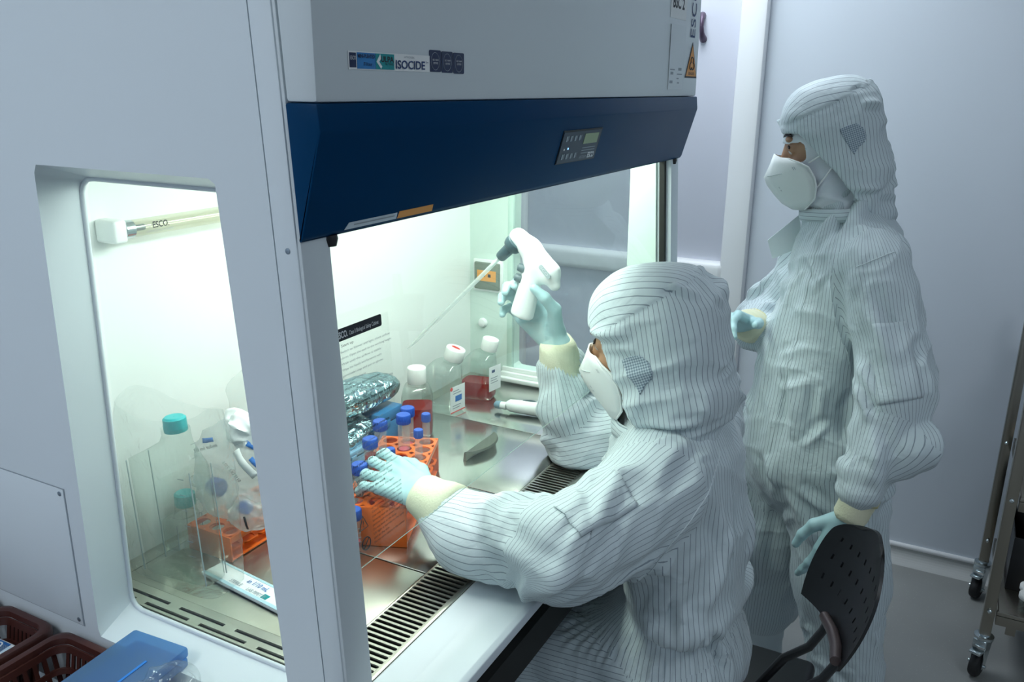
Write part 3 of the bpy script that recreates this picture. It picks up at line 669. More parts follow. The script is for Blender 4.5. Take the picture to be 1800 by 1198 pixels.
def stripe_coords(v, q, segs):
    c = v[q].mean(1); D = np.stack([s.dist(c) for s in segs], 1); k = D.argmin(1); out = np.zeros((len(q), 4))
    for i, s in enumerate(segs):
        m = k == i
        if not m.any(): continue
        pts = v[q[m]].reshape(-1, 3)
        if s.planar is not None: out[m] = (pts@np.asarray(s.planar)).reshape(-1, 4); continue
        th = s.theta(pts).reshape(-1, 4); tc_ = s.theta(c[m])[:, None]; th = np.where(th-tc_ > math.pi, th-2*math.pi, th); th = np.where(th-tc_ < -math.pi, th+2*math.pi, th); out[m] = th*s.r
    return out, k
def fold(v, n, segs, amp, lam=(0.16, 0.05), seed=0, shear=0.5):
    D = np.stack([s.dist(v) for s in segs], 1); w = np.exp(-(D-D.min(1, keepdims=True))*6); w /= w.sum(1, keepdims=True); h = np.zeros(len(v))
    for i, s in enumerate(segs):
        m = w[:, i] > 0.01
        d = v[m]-s.a; t = d@s.ax; x = d@s.e1; y = d@s.e2
        p1 = np.stack([t/lam[0]+x*2, x/lam[1]+shear*t/lam[1], y/lam[1]-0.3*shear*t/lam[1]], 1)
        p2 = np.stack([t/(lam[0]*0.6), x/(lam[1]*1.6)-0.9*t/lam[1], y/(lam[1]*1.6)], 1)
        p3 = np.stack([t/(lam[0]*0.35), x/(lam[1]*0.55)+0.8*t/lam[1], y/(lam[1]*0.55)], 1)
        h[m] += w[m, i]*(0.55*ridged(p1, seed+i)+0.5*ridged(p2, seed+31+i)**2*np.sign(ridged(p2, seed+31+i))+0.28*ridged(p3, seed+77+i))
    return v+n*(h*amp)[:, None]
def creases(v, q, segs, count, seed, amp=(0.007, 0.015), width=(0.009, 0.018), length=(0.06, 0.18), bias=0.5, zmin=-9):
    """random drape folds: tapered ridges with a trough beside them, running along and across the limbs"""
    rg = np.random.RandomState(seed); n = vnormals(v, q); D = np.stack([s.dist(v) for s in segs], 1).argmin(1); h = np.zeros(len(v)); cand = np.where(v[:, 2] > zmin)[0]
    for _ in range(count):
        i = cand[rg.randint(len(cand))]; s = segs[D[i]]; p = v[i]; nn = n[i]; al = rg.normal(0, bias); ax = nrm(s.ax-nn*(s.ax@nn)); sd = np.cross(nn, ax); d = ax*math.cos(al)+sd*math.sin(al); w = rg.uniform(*width); L = rg.uniform(*length); a = rg.uniform(*amp); bend = rg.normal(0, 1.5)
        m = np.where(np.abs(v-p).max(1) < L*0.6+0.03)[0]; r = v[m]-p; t = r@d; c = np.cross(nn, d); u = r@c-bend*t*t; dep = np.abs(r@nn)
        tap = np.clip(1-(2*t/L)**2, 0, 1)*np.clip(1-(dep-0.05)/0.03, 0, 1)*np.clip((n[m]@nn)*2, 0, 1)
        h[m] += a*tap*(np.exp(-np.abs(u/w)**1.5)-0.75*np.exp(-((u-1.7*w)/(0.9*w))**2))
    return v+n*np.clip(h, -0.020, 0.022)[:, None]
def pleats(v, q, lines):
    """long drape ridges along given lines on the cloth: (points, height, width)"""
    n = vnormals(v, q); h = np.zeros(len(v))
    for pts, a, w in lines:
        P = [np.asarray(p, float) for p in pts]; best = np.full(len(v), 9.0); tt = np.zeros(len(v)); L = sum(np.linalg.norm(P[i+1]-P[i]) for i in range(len(P)-1)); acc = 0
        for i in range(len(P)-1):
            ab = P[i+1]-P[i]; l = np.linalg.norm(ab); t = np.clip((v-P[i])@ab/(l*l), 0, 1); d = np.linalg.norm(v-P[i]-t[:, None]*ab, axis=1); m = d < best; best[m] = d[m]; tt[m] = (acc+t[m]*l)/L; acc += l
        h += a*np.exp(-np.abs(best/w)**1.6)*np.clip(4*tt*(1-tt)*1.6, 0, 1)-0.35*a*np.exp(-((best-2.3*w)/w)**2)*np.clip(4*tt*(1-tt)*1.6, 0, 1)
    return v+n*h[:, None]
def seam(parent, bv, pts, r=0.0010, name='seam'):
    out = []
    for i in range(len(pts)-1):
        a, b = Vector(pts[i]), Vector(pts[i+1]); k = max(2, int((b-a).length/0.008))
        for j in range(k):
            h = bv.find_nearest(a.lerp(b, j/k)); out.append(h[0]+h[1]*0.0006)
    return tube_path(name, out, r, M['suit_plain'], parent, 6)
def suit_mat(name, col, stripe, spacing=0.0085, width=0.12):
    m, nt, b = newmat(name); N = nt.nodes; L = nt.links
    at = N.new('ShaderNodeAttribute'); at.attribute_name = 'stripe_u'
    dv = N.new('ShaderNodeMath'); dv.operation = 'DIVIDE'; dv.inputs[1].default_value = spacing; L.new(at.outputs['Fac'], dv.inputs[0])
    fr = N.new('ShaderNodeMath'); fr.operation = 'FRACT'; L.new(dv.outputs[0], fr.inputs[0])
    cr = N.new('ShaderNodeValToRGB'); e = cr.color_ramp.elements
    e[0].position = 0.0; e[0].color = (*col, 1); e[1].position = 0.5-width; e[1].color = (*col, 1)
    for pos, c in ((0.5-width*0.45, stripe), (0.5+width*0.45, stripe), (0.5+width, col)):
        k = e.new(pos); k.color = (*c, 1)
    L.new(fr.outputs[0], cr.inputs[0]); L.new(cr.outputs[0], b.inputs['Base Color'])
    b.inputs['Roughness'].default_value = 0.62; b.inputs['Sheen Weight'].default_value = 0.15; b.inputs['Specular IOR Level'].default_value = 0.35
    tc = N.new('ShaderNodeTexCoord'); n1 = N.new('ShaderNodeTexNoise'); n1.inputs['Scale'].default_value = 22; n1.inputs['Detail'].default_value = 5; n1.inputs['Distortion'].default_value = 0.8; L.new(tc.outputs['Object'], n1.inputs['Vector'])
    bp = N.new('ShaderNodeBump'); bp.inputs['Strength'].default_value = 0.35; bp.inputs['Distance'].default_value = 0.012; L.new(n1.outputs['Fac'], bp.inputs['Height']); L.new(bp.outputs[0], b.inputs['Normal'])
    return m
M['suit'] = suit_mat('pinstripe_coverall', (0.61, 0.695, 0.725), (0.25, 0.305, 0.35), 0.0088, 0.085)
M['suit_plain'] = pmat('plain_cleanroom_cloth', (0.66, 0.74, 0.765), 0.7, var=0.02, bump=0.2, bscale=40)
M['inner'] = pmat('inner_cap_cloth', (0.74, 0.79, 0.84), 0.8, var=0.03, bump=0.3, bscale=50)
M['glove'] = pmat('nitrile_glove', (0.44, 0.66, 0.69), 0.42, var=0.05, vscale=30, bump=0.12, bscale=120)
M['cuff'] = pmat('knit_cuff', (0.80, 0.79, 0.58), 0.85, var=0.05, vscale=40, bump=0.4, bscale=300)
M['band'] = pmat('cuff_tape', (0.76, 0.72, 0.40), 0.6, var=0.05, bump=0.2, bscale=150)
M['skin'] = pmat('skin', (0.44, 0.25, 0.15), 0.5, var=0.06, vscale=30, bump=0.05, bscale=200, sss=0.05)
M['brow'] = pmat('dark_hair', (0.02, 0.014, 0.012), 0.6, var=0.1)
M['eyewhite'] = pmat('eye_white', (0.75, 0.72, 0.70), 0.25, var=0.02)
M['mask'] = pmat('mask_cloth', (0.82, 0.86, 0.85), 0.75, var=0.01, bump=0.1, bscale=250)
def mesh_fabric():
    m, nt, b = newmat('mesh_fabric'); N = nt.nodes; L = nt.links
    at = N.new('ShaderNodeAttribute'); at.attribute_name = 'uvw'; ck = N.new('ShaderNodeTexChecker'); mp = N.new('ShaderNodeMapping'); mp.inputs['Rotation'].default_value = (0, 0, 0.78)
    L.new(at.outputs['Vector'], mp.inputs['Vector']); L.new(mp.outputs[0], ck.inputs['Vector']); ck.inputs['Scale'].default_value = 330
    ck.inputs['Color1'].default_value = (0.20, 0.26, 0.32, 1); ck.inputs['Color2'].default_value = (0.50, 0.58, 0.64, 1); L.new(ck.outputs[0], b.inputs['Base Color']); b.inputs['Roughness'].default_value = 0.8; return m
M['meshfab'] = mesh_fabric()
def bvh_of(*obs):
    vs_, fs_ = [], []
    for o in obs:
        b = len(vs_); vs_ += [tuple(o.matrix_world @ v.co) if o.parent is None else tuple(v.co) for v in o.data.vertices]; fs_ += [tuple(i+b for i in p.vertices) for p in o.data.polygons]
    return BVHTree.FromPolygons(vs_, fs_)
def draped_patch(name, bvh, origin, xd, yd, outline, mat, parent, off=0.0015, step=0.004, stripe=None, smooth=2):
    """a sewn-on piece: its outline laid on the plane (xd, yd) at origin is dropped along -normal on to the cloth"""
    xd = nrm(xd); yd = nrm(yd-xd*(np.dot(yd, xd))); nd = np.cross(xd, yd); og = np.asarray(origin, float)
    poly = [Vector(p) for p in outline]; x0, x1 = min(p.x for p in poly), max(p.x for p in poly); y0, y1 = min(p.y for p in poly), max(p.y for p in poly)
    bm = bmesh.new(); nx = max(2, int((x1-x0)/step)); ny = max(2, int((y1-y0)/step))
    vv = [bm.verts.new((p.x, p.y, 0)) for p in poly]; bm.faces.new(vv)
    for i in range(1, nx): bmesh.ops.bisect_plane(bm, geom=bm.verts[:]+bm.edges[:]+bm.faces[:], plane_co=(x0+(x1-x0)*i/nx, 0, 0), plane_no=(1, 0, 0))
    for i in range(1, ny): bmesh.ops.bisect_plane(bm, geom=bm.verts[:]+bm.edges[:]+bm.faces[:], plane_co=(0, y0+(y1-y0)*i/ny, 0), plane_no=(0, 1, 0))
    bm.verts.index_update(); uv = [tuple(v.co) for v in bm.verts]
    for v in bm.verts:
        s = og+xd*v.co.x+yd*v.co.y; h = bvh.ray_cast(Vector(s+nd*0.10), Vector(-nd), 0.3)
        v.co = Vector(h[0])+Vector(nd)*off if h[0] is not None else Vector(s)
    me = bpy.data.meshes.new(name); bm.to_mesh(me); bm.free()
    a = me.attributes.new('uvw', 'FLOAT_VECTOR', 'POINT'); a.data.foreach_set('vector', [c for p in uv for c in p])
    if stripe is not None:
        a = me.attributes.new('stripe_u', 'FLOAT', 'POINT'); a.data.foreach_set('value', [p[stripe] for p in uv])
    o = meshob(name, me, mat, parent, True); md = o.modifiers.new('cloth', 'SOLIDIFY'); md.thickness = 0.0012; md.offset = 1
    return o
# ---- hands: local frame x to the thumb side, y to the fingertips, z out of the back of the hand
def hand(name, wrist, ydir, zdir, side, curls, spread, thumb, mat, parent, scale=1.0, res=0.0023, forearm=0.03):
    """side +1: thumb on local +x. curls: 4 x (mcp, pip, dip) degrees; thumb: three unit-ish directions in the local frame"""
    prims = []; k = 0.006
    def R(a): return math.radians(a)
    bx = [0.030, 0.010, -0.011, -0.030]; by = [0.086, 0.090, 0.086, 0.077]; Ls = [(0.040, 0.026, 0.020), (0.044, 0.029, 0.021), (0.041, 0.027, 0.020), (0.032, 0.021, 0.018)]
    tips = []
    for i in range(4):
        p = np.array([bx[i]*side, by[i], 0.0]); a = 0.0; sp_ = R(spread[i])*side
        prims.append((np.array([bx[i]*side*0.55, 0.012, -0.002]), p, 0.0165, 0.0120))
        r = [0.0102, 0.0092, 0.0084, 0.0070] if i < 3 else [0.0090, 0.0080, 0.0073, 0.0062]
        for j in range(3):
            a += R(curls[i][j]); d = np.array([math.sin(sp_)*math.cos(a), math.cos(sp_)*math.cos(a), -math.sin(a)]); q = p+d*Ls[i][j]
            prims.append((p, q, r[j], r[j+1])); p = q
    p = np.array([0.024*side, 0.022, -0.008]); rr = [0.0165, 0.0125, 0.0105, 0.0085]
    for j, (d, L) in enumerate(zip(thumb, (0.040, 0.034, 0.027))):
        d = nrm((d[0]*side, d[1], d[2])); q = p+d*L; prims.append((p, q, rr[j], rr[j+1])); p = q
    prims.append((np.array([0, -forearm, 0]), np.array([0, 0.015, 0]), 0.0255, 0.0265))
    pts = np.array([x for a in prims for x in (a[0], a[1])]); lo = pts.min(0)-0.03; hi = pts.max(0)+0.03
    def fn(P):
        d = None
        for n_, (a, b, ra, rb) in enumerate(prims):
            fl = ((0, 0, 1), 0.72) if n_ == len(prims)-1 else None
            e = sd_cone(P, a, b, ra, rb, fl); d = e if d is None else smin(d, e, k)
        return d
    v, q = surface_nets(fn, lo, hi, res); v = relax(v, q, 1, 0.4)
    y = nrm(ydir); z = np.asarray(zdir, float); z = nrm(z-y*(y@z)); x = np.cross(y, z)
    w = np.asarray(wrist)+(v*scale)@np.stack([x, y, z])
    return quad_mesh(name, w, q, mat, parent), np.stack([x, y, z])
def ring_sleeve(name, pts, radii, mat, parent, n=40, ribs=0, amp=0.0, flat=(0, 0, 1), fl=1.0):
    """ribbed knit cuff swept along a short line"""
    pts = [np.asarray(p, float) for p in pts]; v = []; f = []; ax = nrm(pts[-1]-pts[0]); u = nrm(np.asarray(flat, float)-ax*(ax@np.asarray(flat, float))); w = np.cross(ax, u); m = len(pts)
    for k, p in enumerate(pts):
        for i in range(n):
            t = 2*math.pi*i/n; r = radii[k]*(1+amp*math.cos(t*ribs))+0.0012*math.sin(3*t+k*1.7); v.append(p+u*(r*fl*math.cos(t))+w*(r*math.sin(t)))
    for k in range(m-1):
        for i in range(n): j = (i+1) % n; f.append((k*n+i, k*n+j, (k+1)*n+j, (k+1)*n+i))
    f.append(tuple(range(n))[::-1]); f.append(tuple((m-1)*n+i for i in range(n)))
    o = pyd(name, v, f, mat, parent, True); return o
def head_frame(fwd, roll_up=(0, 0, 1)):
    fw = nrm(fwd); lf = nrm(np.cross(roll_up, fw)); up = np.cross(fw, lf); return np.stack([fw, lf, up])   # rows: forward, left, up
def build_head(parent, c, H, skin, cap=False):
    T = lambda P: (P-np.asarray(c, np.float32))@np.asarray(H.T, np.float32)
    L2W = lambda p: np.asarray(c)+np.asarray(p, float)@H
    def fn(P):
        p = T(P); d = sd_ell(p, (0, 0, 0.015), (0.092, 0.072, 0.105)); d = smin(d, sd_ell(p, (0.030, 0, -0.055), (0.062, 0.055, 0.062)), 0.03)
        d = smin(d, sd_cone(p, (0.088, 0, 0.020), (0.108, 0, -0.022), 0.008, 0.012), 0.012)
        for s in (-1, 1):
            d = smin(d, sd_ell(p, (0.070, 0.038*s, -0.022), (0.022, 0.020, 0.018)), 0.012)     # cheek
            d = smin(d, sd_ell(p, (0.080, 0.030*s, 0.042), (0.012, 0.024, 0.008)), 0.010)      # brow ridge
            d = smin(d, sd_ell(p, (0.076, 0.031*s, 0.018), (0.013, 0.015, 0.011)), 0.004)      # eyelid
            d = smin(d, sd_ell(p, (-0.005, 0.074*s, 0.005), (0.016, 0.008, 0.028)), 0.006)     # ear
        d = smin(d, sd_cone(p, (-0.01, 0, -0.05), (-0.03, 0, -0.15), 0.055, 0.058), 0.03)
        return d
    cc = np.asarray(c); v, q = surface_nets(fn, cc-0.19, cc+0.16, 0.0045)
    v = relax(v, q, 1, 0.5); hd = quad_mesh('head', v, q, skin, parent)
    for s in (-1, 1):
        e = L2W((0.0775, 0.031*s, 0.016)); sp_ = lathe('eye', [(0.0001, 0), (0.006, 0.0015), (0.0095, 0.005), (0.0105, 0.010)], e+H[0]*0.011, -H[0], M['eyewhite'], hd, 16, False)
        lathe('iris', [(0.0001, 0), (0.0045, 0.0008)], e+H[0]*0.0118, -H[0], M['brow'], hd, 14, False)
        tube_path('eyelash', [L2W((0.086, (0.019+0.006*k)*s, 0.0235+0.004*math.sin(k*0.75)-0.0006*k)) for k in range(5)], [0.0014, 0.0022, 0.0026, 0.0026, 0.0016], M['brow'], hd, 6)
        tube_path('eyebrow', [L2W((0.0935-0.0035*k, (0.012+0.0085*k)*s, 0.047+0.006*math.sin(k*0.6))) for k in range(6)], [0.002, 0.0045, 0.005, 0.0045, 0.0035, 0.0015], M['brow'], hd, 6, 0.7)
    return hd, L2W, T
def build_mask(parent, L2W, H, scale=1.0, lines=('I AM', 'KN95')):
    """folded respirator: two flat side panels meeting in a sharp centre line"""
    ctr = [(0.110, 0.012), (0.122, -0.010), (0.138, -0.034), (0.134, -0.052), (0.122, -0.075), (0.108, -0.097), (0.090, -0.112)]
    edge = [(0.084, 0.046, 0.000), (0.064, 0.070, -0.010), (0.047, 0.079, -0.022), (0.038, 0.080, -0.044), (0.036, 0.078, -0.064), (0.042, 0.068, -0.092), (0.064, 0.044, -0.114)]
    n = 7; v = []; f = []
    for s in (1, -1):
        b = len(v)
        for k in range(len(ctr)):
            C0 = np.array([ctr[k][0], 0, ctr[k][1]]); E0 = np.array([edge[k][0], edge[k][1]*s, edge[k][2]])
            for i in range(n):
                t = i/(n-1); p = C0*(1-t)+E0*t; bul = math.sin(math.pi*t)*0.007; p = p+np.array([bul*0.6, bul*s, 0])
                if abs(k-2) < 0.5 and i in (1, 2, 3): p = p-np.array([0.002, 0.002*s, 0])
                v.append(L2W(p*scale))
        for k in range(len(ctr)-1):
            for i in range(n-1):
                q = (b+k*n+i, b+k*n+i+1, b+(k+1)*n+i+1, b+(k+1)*n+i); f.append(q if s > 0 else q[::-1])
    o = autosmooth(pyd('face_mask', v, f, M['mask'], parent), 28); md = o.modifiers.new('cloth', 'SOLIDIFY'); md.thickness = 0.0025; md.offset = -1
    for s in (1, -1):   # welded rim, crease seam and ear loops
        tube_path('mask_rim', [L2W((np.array([e[0], e[1]*s, e[2]])+np.array([0.001, 0.002*s, 0]))*scale) for e in edge], 0.0022, M['mask'], o, 6)
        for a, b_ in (((0.046, 0.074, -0.014), (-0.005, 0.088, 0.010)), ((0.040, 0.074, -0.072), (-0.008, 0.086, -0.020))):
            A = np.array(a)*[1, s, 1]*scale; B = np.array(b_)*[1, s, 1]*scale; tube_path('mask_strap', [L2W(A), L2W((A+B)/2+np.array([0, 0.004*s, 0])), L2W(B)], 0.0019, M['mask'], o, 6)
    def pl(t, u):   # point on the left panel: t from the centre line to the cheek, u the height
        k = np.interp(u, [-0.112, -0.097, -0.075, -0.052, -0.034, -0.010, 0.012], [6, 5, 4, 3, 2, 1, 0]); i = int(min(5, math.floor(k))); w = k-i
        C0 = np.array([ctr[i][0], 0, ctr[i][1]])*(1-w)+np.array([ctr[i+1][0], 0, ctr[i+1][1]])*w; E0 = np.array(edge[i])*(1-w)+np.array(edge[i+1])*w
        bul = math.sin(math.pi*t)*0.006; return L2W((C0*(1-t)+E0*t+np.array([bul*0.6, bul, 0]))*scale)
    M['seam'] = M.get('seam') or pmat('mask_seam', (0.50, 0.55, 0.55), 0.8, var=0.02)
    tube_path('mask_seam', [pl(0.04+0.10*i, -0.034)+H[1]*0.0008 for i in range(5)], 0.0011, M['seam'], o, 5)
    p0 = pl(0.30, -0.066); xd = pl(0.62, -0.066)-p0; yd = pl(0.30, -0.050)-p0; nd = nrm(np.cross(xd, yd))
    if nd@H[1] < 0: nd = -nd
    q0 = pl(0.25, -0.063)+nd*0.003
    text('printed_text', lines[0], q0, xd, yd, 0.0045, M['inkgrey'], o, 0.017, depth=0.0006, bold=0.02)
    text('printed_text', lines[1], q0-nrm(yd)*0.008, xd, yd, 0.0038, M['inkgrey'], o, 0.016, depth=0.0006)
    text('printed_text', '||', pl(0.74, -0.028)+nd*0.004, xd, yd, 0.006, M['inkgrey'], o, 0.006, depth=0.0006)
    return o
# ------------------------------------------------------------------ the seated operator
def make_suit(parent, fn, lo, hi, segs, amp, res=0.0052, seed=0, lam=(0.16, 0.05), post=None, ncr=60, fin=None, lines=()):
    v, q = surface_nets(fn, lo, hi, res); v = relax(v, q, 3, 0.5); n = vnormals(v, q)
    v = fold(v, n, segs, amp, lam, seed)
    v = creases(v, q, segs, ncr, seed+1)
    v = creases(v, q, segs, ncr, seed+2, amp=(0.003, 0.007), width=(0.006, 0.010), length=(0.03, 0.10), bias=0.8)
    if lines: v = pleats(v, q, lines)
    if post is not None: v = post(v, vnormals(v, q))
    v = relax(v, q, 1, 0.3); 
    if fin is not None: v = fin(v)
    u, k = stripe_coords(v, q, segs)
    return quad_mesh('coverall', v, q, M['suit'], parent, u)
ps = empty('person', (1.38, 0.40, 0.0), 'seated person in pinstriped white coverall and mask, working at the cabinet', 'person')
sL = [(1.225, 0.375, 0.992), (1.040, 0.458, 0.950), (1.034, 0.645, 0.955)]
sR = [(1.520, 0.385, 1.015), (1.505, 0.620, 0.925), (1.455, 0.648, 1.085)]
def suit_s(P):
    d = sd_ell(P, (1.37, 0.385, 0.965), (0.170, 0.108, 0.12))
    d = smin(d, sd_ell(P, (1.37, 0.352, 0.83), (0.162, 0.108, 0.15)), 0.06)
    d = smin(d, sd_cone(P, (1.25, 0.378, 1.005), (1.50, 0.385, 1.01), 0.062, 0.062), 0.06)
    d = smin(d, sd_cone(P, (1.37, 0.385, 1.0), (1.365, 0.40, 1.065), 0.100, 0.072), 0.05)
    d = smin(d, sd_ell(P, (1.37, 0.335, 0.735), (0.168, 0.095, 0.055)), 0.03)          # blouse hanging over the waist
    w = sd_ell(P, (1.38, 0.360, 0.66), (0.145, 0.110, 0.09)); w = smin(w, sd_ell(P, (1.38, 0.370, 0.595), (0.180, 0.145, 0.090)), 0.05)
    for s, x in ((-1, 1.29), (1, 1.47)):
        w = smin(w, sd_cone(P, (x, 0.42, 0.585), (x+0.03*s, 0.80, 0.575), 0.100, 0.082), 0.06)
        w = smin(w, sd_cone(P, (x+0.03*s, 0.80, 0.575), (x+0.03*s, 0.76, 0.15), 0.082, 0.070), 0.04)
    d = smin(d, w, 0.018)
    a = sd_cone(P, sL[0], sL[1], 0.076, 0.066); a = smin(a, sd_cone(P, sL[1], sL[2], 0.066, 0.046), 0.045); a = smin(a, sd_cone(P, (1.075, 0.445, 0.925), (1.26, 0.36, 0.885), 0.045, 0.06), 0.05)
    a = smin(a, sd_ell(P, (1.006, 0.590, 0.943), (0.050, 0.060, 0.050)), 0.03)        # cloth bagging over the cuff
    d = smin(d, a, 0.045)
    b = sd_cone(P, sR[0], sR[1], 0.078, 0.068); b = smin(b, sd_cone(P, sR[1], sR[2], 0.068, 0.045), 0.03)
    b = smin(b, sd_ell(P, (1.460, 0.636, 1.015), (0.056, 0.052, 0.055)), 0.03)
    return smin(d, b, 0.04)
segs_s = [Seg((1.37, 0.37, 0.70), (1.37, 0.39, 1.02), 0.15, (-1, -0.4, 0)), Seg((1.38, 0.37, 0.50), (1.38, 0.37, 0.68), 0.15, (-1, -0.4, 0)),
          Seg(sL[0], sL[1], 0.078, (-0.3, -0.6, 0.7)), Seg(sL[1], sL[2], 0.062, (-0.7, 0, 0.7)), Seg(sR[0], sR[1], 0.074, (-1, 0, 0.5)), Seg(sR[1], sR[2], 0.058, (-1, -0.5, 0)),
          Seg((1.28, 0.45, 0.57), (1.26, 0.80, 0.565), 0.10, (-1, 0, 0.5)), Seg((1.48, 0.45, 0.57), (1.5, 0.80, 0.565), 0.10, (-1, 0, 0.5)), Seg((1.26, 0.8, 0.55), (1.26, 0.76, 0.15), 0.08, (-1, 0, 0)), Seg((1.5, 0.8, 0.55), (1.5, 0.76, 0.15), 0.08, (-1, 0, 0))]
def post_s(v, n):
    # gathered waistband: fine vertical ruffles
    z = v[:, 2]; g = np.exp(-((z-0.667)/0.020)**2); th = np.arctan2(v[:, 1]-0.37, v[:, 0]-1.38); m = (v[:, 1] < 0.53)
    return v+n*((g*m)*0.004*np.sin(th*70))[:, None]
def rest_s(v):
    # the sleeve lies on the sill and tray, the body stops before the sill, the thighs lie on the seat
    v = v.copy(); m = (v[:, 1] > 0.458) & (v[:, 2] < 0.8835) & (v[:, 2] > 0.805); v[m, 2] = 0.8835
    m = (v[:, 1] > 0.466) & (v[:, 2] > 0.70) & (v[:, 2] < 0.8830) & (v[:, 1] < 0.60); v[m, 1] = np.minimum(v[m, 1], 0.466)
    m = (v[:, 0] > 1.36) & (v[:, 1] > 0.50) & (v[:, 1] < 0.594) & (v[:, 2] > 1.035); v[m, 1] = 0.594
    m = (v[:, 2] < 0.4805) & (v[:, 1] < 0.565) & (v[:, 2] > 0.40); v[m, 2] = 0.4805; return v
suit_so = make_suit(ps, suit_s, (0.90, 0.18, 0.10), (1.70, 0.94, 1.13), segs_s, 0.0070, seed=3, lam=(0.20, 0.062), post=post_s, ncr=95, fin=rest_s, lines=[
    ([(1.175, 0.375, 1.055), (1.1397, 0.4031, 1.0499), (1.0183, 0.4069, 1.0009), (0.952, 0.4371, 0.9354)], 0.012, 0.013), ([(1.035, 0.600, 1.006), (1.0164, 0.5755, 1.009), (0.9738, 0.5225, 0.9726), (0.9653, 0.4084, 0.9506)], 0.011, 0.012),
    ([(1.204, 0.298, 0.9786), (1.13, 0.34, 0.915), (1.05, 0.40, 0.895)], 0.010, 0.013), ([(1.235, 0.30, 0.90), (1.215, 0.33, 0.82), (1.22, 0.36, 0.75)], 0.009, 0.014), ([(1.30, 0.262, 0.93), (1.275, 0.262, 0.84), (1.24, 0.29, 0.76)], 0.009, 0.014)])
bv_s = bvh_of(suit_so)
seam(ps, bv_s, [(1.3201, 0.3063, 1.0698), (1.3033, 0.2898, 1.0388), (1.2476, 0.2869, 1.0118), (1.204, 0.298, 0.9786), (1.1626, 0.3298, 0.9301), (1.1624, 0.3589, 0.8706)])
seam(ps, bv_s, [(1.3241, 0.2914, 1.0508), (1.325, 0.2622, 0.9312), (1.3147, 0.251, 0.8304), (1.31, 0.25, 0.74)])
hc = np.array([1.350, 0.412, 1.205]); Hs = head_frame((-0.03, 0.97, -0.20))
hd_s, L2Ws, Ts = build_head(ps, hc+Hs[0]*0.024-Hs[2]*0.008, Hs, M['skin'])
build_mask(ps, L2Ws, Hs, 1.0)
def hood_fn(T, bulge, drape, edge, zb, thick=0.0065, top=((-0.024, 0, 0.026), (0.112, 0.100, 0.110))):
    def fn(P):
        p = T(P); o = sd_sup(p, *top)
        o = smin(o, sd_ell(p, (0.002, 0, 0.062), (0.085, 0.085, 0.070)), 0.03)
        for c, r in bulge: o = smin(o, sd_ell(p, c, r), 0.035)
        for a, b, ra, rb in drape: o = smin(o, sd_cone(p, a, b, ra, rb, ((0, 1, 0), 1.05)), 0.035)
        o = smax(o, -(o+thick), 0.002)
        f_, z_ = p[..., 0], p[..., 2]; cut = smax(edge(z_)-f_, z_-zb(f_), 0.012); return smax(o, -cut, 0.004)
    return fn
def make_hood(parent, c, H, T, fn, seed, topline, amp=0.0060, ncr=55):
    lo = np.asarray(c)-[0.19, 0.19, 0.22]; hi = np.asarray(c)+[0.19, 0.19, 0.20]
    v, q = surface_nets(fn, lo, hi, 0.0038); v = relax(v, q, 2, 0.5); n = vnormals(v, q); p = T(v)
    f, l, z = p[:, 0], p[:, 1], p[:, 2]
    low = np.clip((0.02-z)/0.10, 0, 1)
    h = 0.6*ridged(np.stack([f/0.12, l/0.12, z/0.042+f*4], 1), seed)+0.45*ridged(np.stack([f/0.06+z*8, l/0.07, z/0.05-f*7], 1), seed+9)+0.2*ridged(np.stack([f/0.03, l/0.03, z/0.02], 1), seed+5)
    d = h*amp*(0.5+1.2*low)
    tl = topline(f); istop = (z > tl)
    d = d*np.where(istop, 0.7, 1.0)+np.where(istop, 0.0022, 0.0)*np.clip((z-tl)/0.003, 0, 1)
    inner = ((n*(v-np.asarray(c))).sum(1) < 0)
    v1 = v+n*(np.where(inner, 0, d))[:, None]
    sg_ = [Seg(c-H[1]*0.2, c+H[1]*0.2, 0.12, H[0]), Seg(c-H[0]*0.12-H[2]*0.12, c+H[0]*0.12-H[2]*0.10, 0.1, H[1])]
    v2 = creases(v1, q, sg_[1:], ncr, seed, amp=(0.004, 0.010), width=(0.006, 0.012), length=(0.04, 0.13), bias=0.45)
    v1 = np.where((inner | (z > tl+0.01))[:, None], v1, v2); v = relax(v1, q, 1, 0.25); p = T(v)
    pc = p[q].mean(1); top_f = pc[:, 2] > topline(pc[:, 0])
    pl_ = p[q]; th = np.arctan2(pl_[..., 0]+0.01, np.abs(pl_[..., 1])+0.004); u = np.where(top_f[:, None], np.arctan2(pl_[..., 1], pl_[..., 2]+0.03)*0.115, th*0.115)
    return quad_mesh('hood', v, q, M['suit'], parent, u)
bul = [((-0.085, 0, -0.088), (0.050, 0.082, 0.040)), ((0.005, 0, -0.075), (0.072, 0.088, 0.080))]
drp = [((-0.015, 0, -0.06), (-0.030, 0, -0.150), 0.090, 0.080)]
fs_ = hood_fn(Ts, bul, drp, lambda z: 0.068+0.34*(z-0.05), lambda f: 0.054+0*f)
tl_s = lambda f: 0.074-0.42*f
hood_s = make_hood(ps, hc, Hs, Ts, fs_, 5, tl_s)
bvh_hs = bvh_of(hood_s)
D_patch = [(-0.020, 0.024), (-0.004, 0.027), (0.012, 0.024), (0.021, 0.012), (0.0225, -0.004), (0.016, -0.014), (0.003, -0.020), (-0.0075, -0.030), (-0.012, -0.014), (-0.0175, 0.006)]
def ear_patch(parent, bv, L2W, H, at, rot, sc_, bvh_side=1):
    xd = -H[0]*math.cos(rot)+H[2]*math.sin(rot); yd = H[2]*math.cos(rot)+H[0]*math.sin(rot)
    return draped_patch('mesh_patch', bv, L2W(at), xd, yd, [(a*sc_, b*sc_) for a, b in D_patch], M['meshfab'], parent, 0.0012, 0.004)
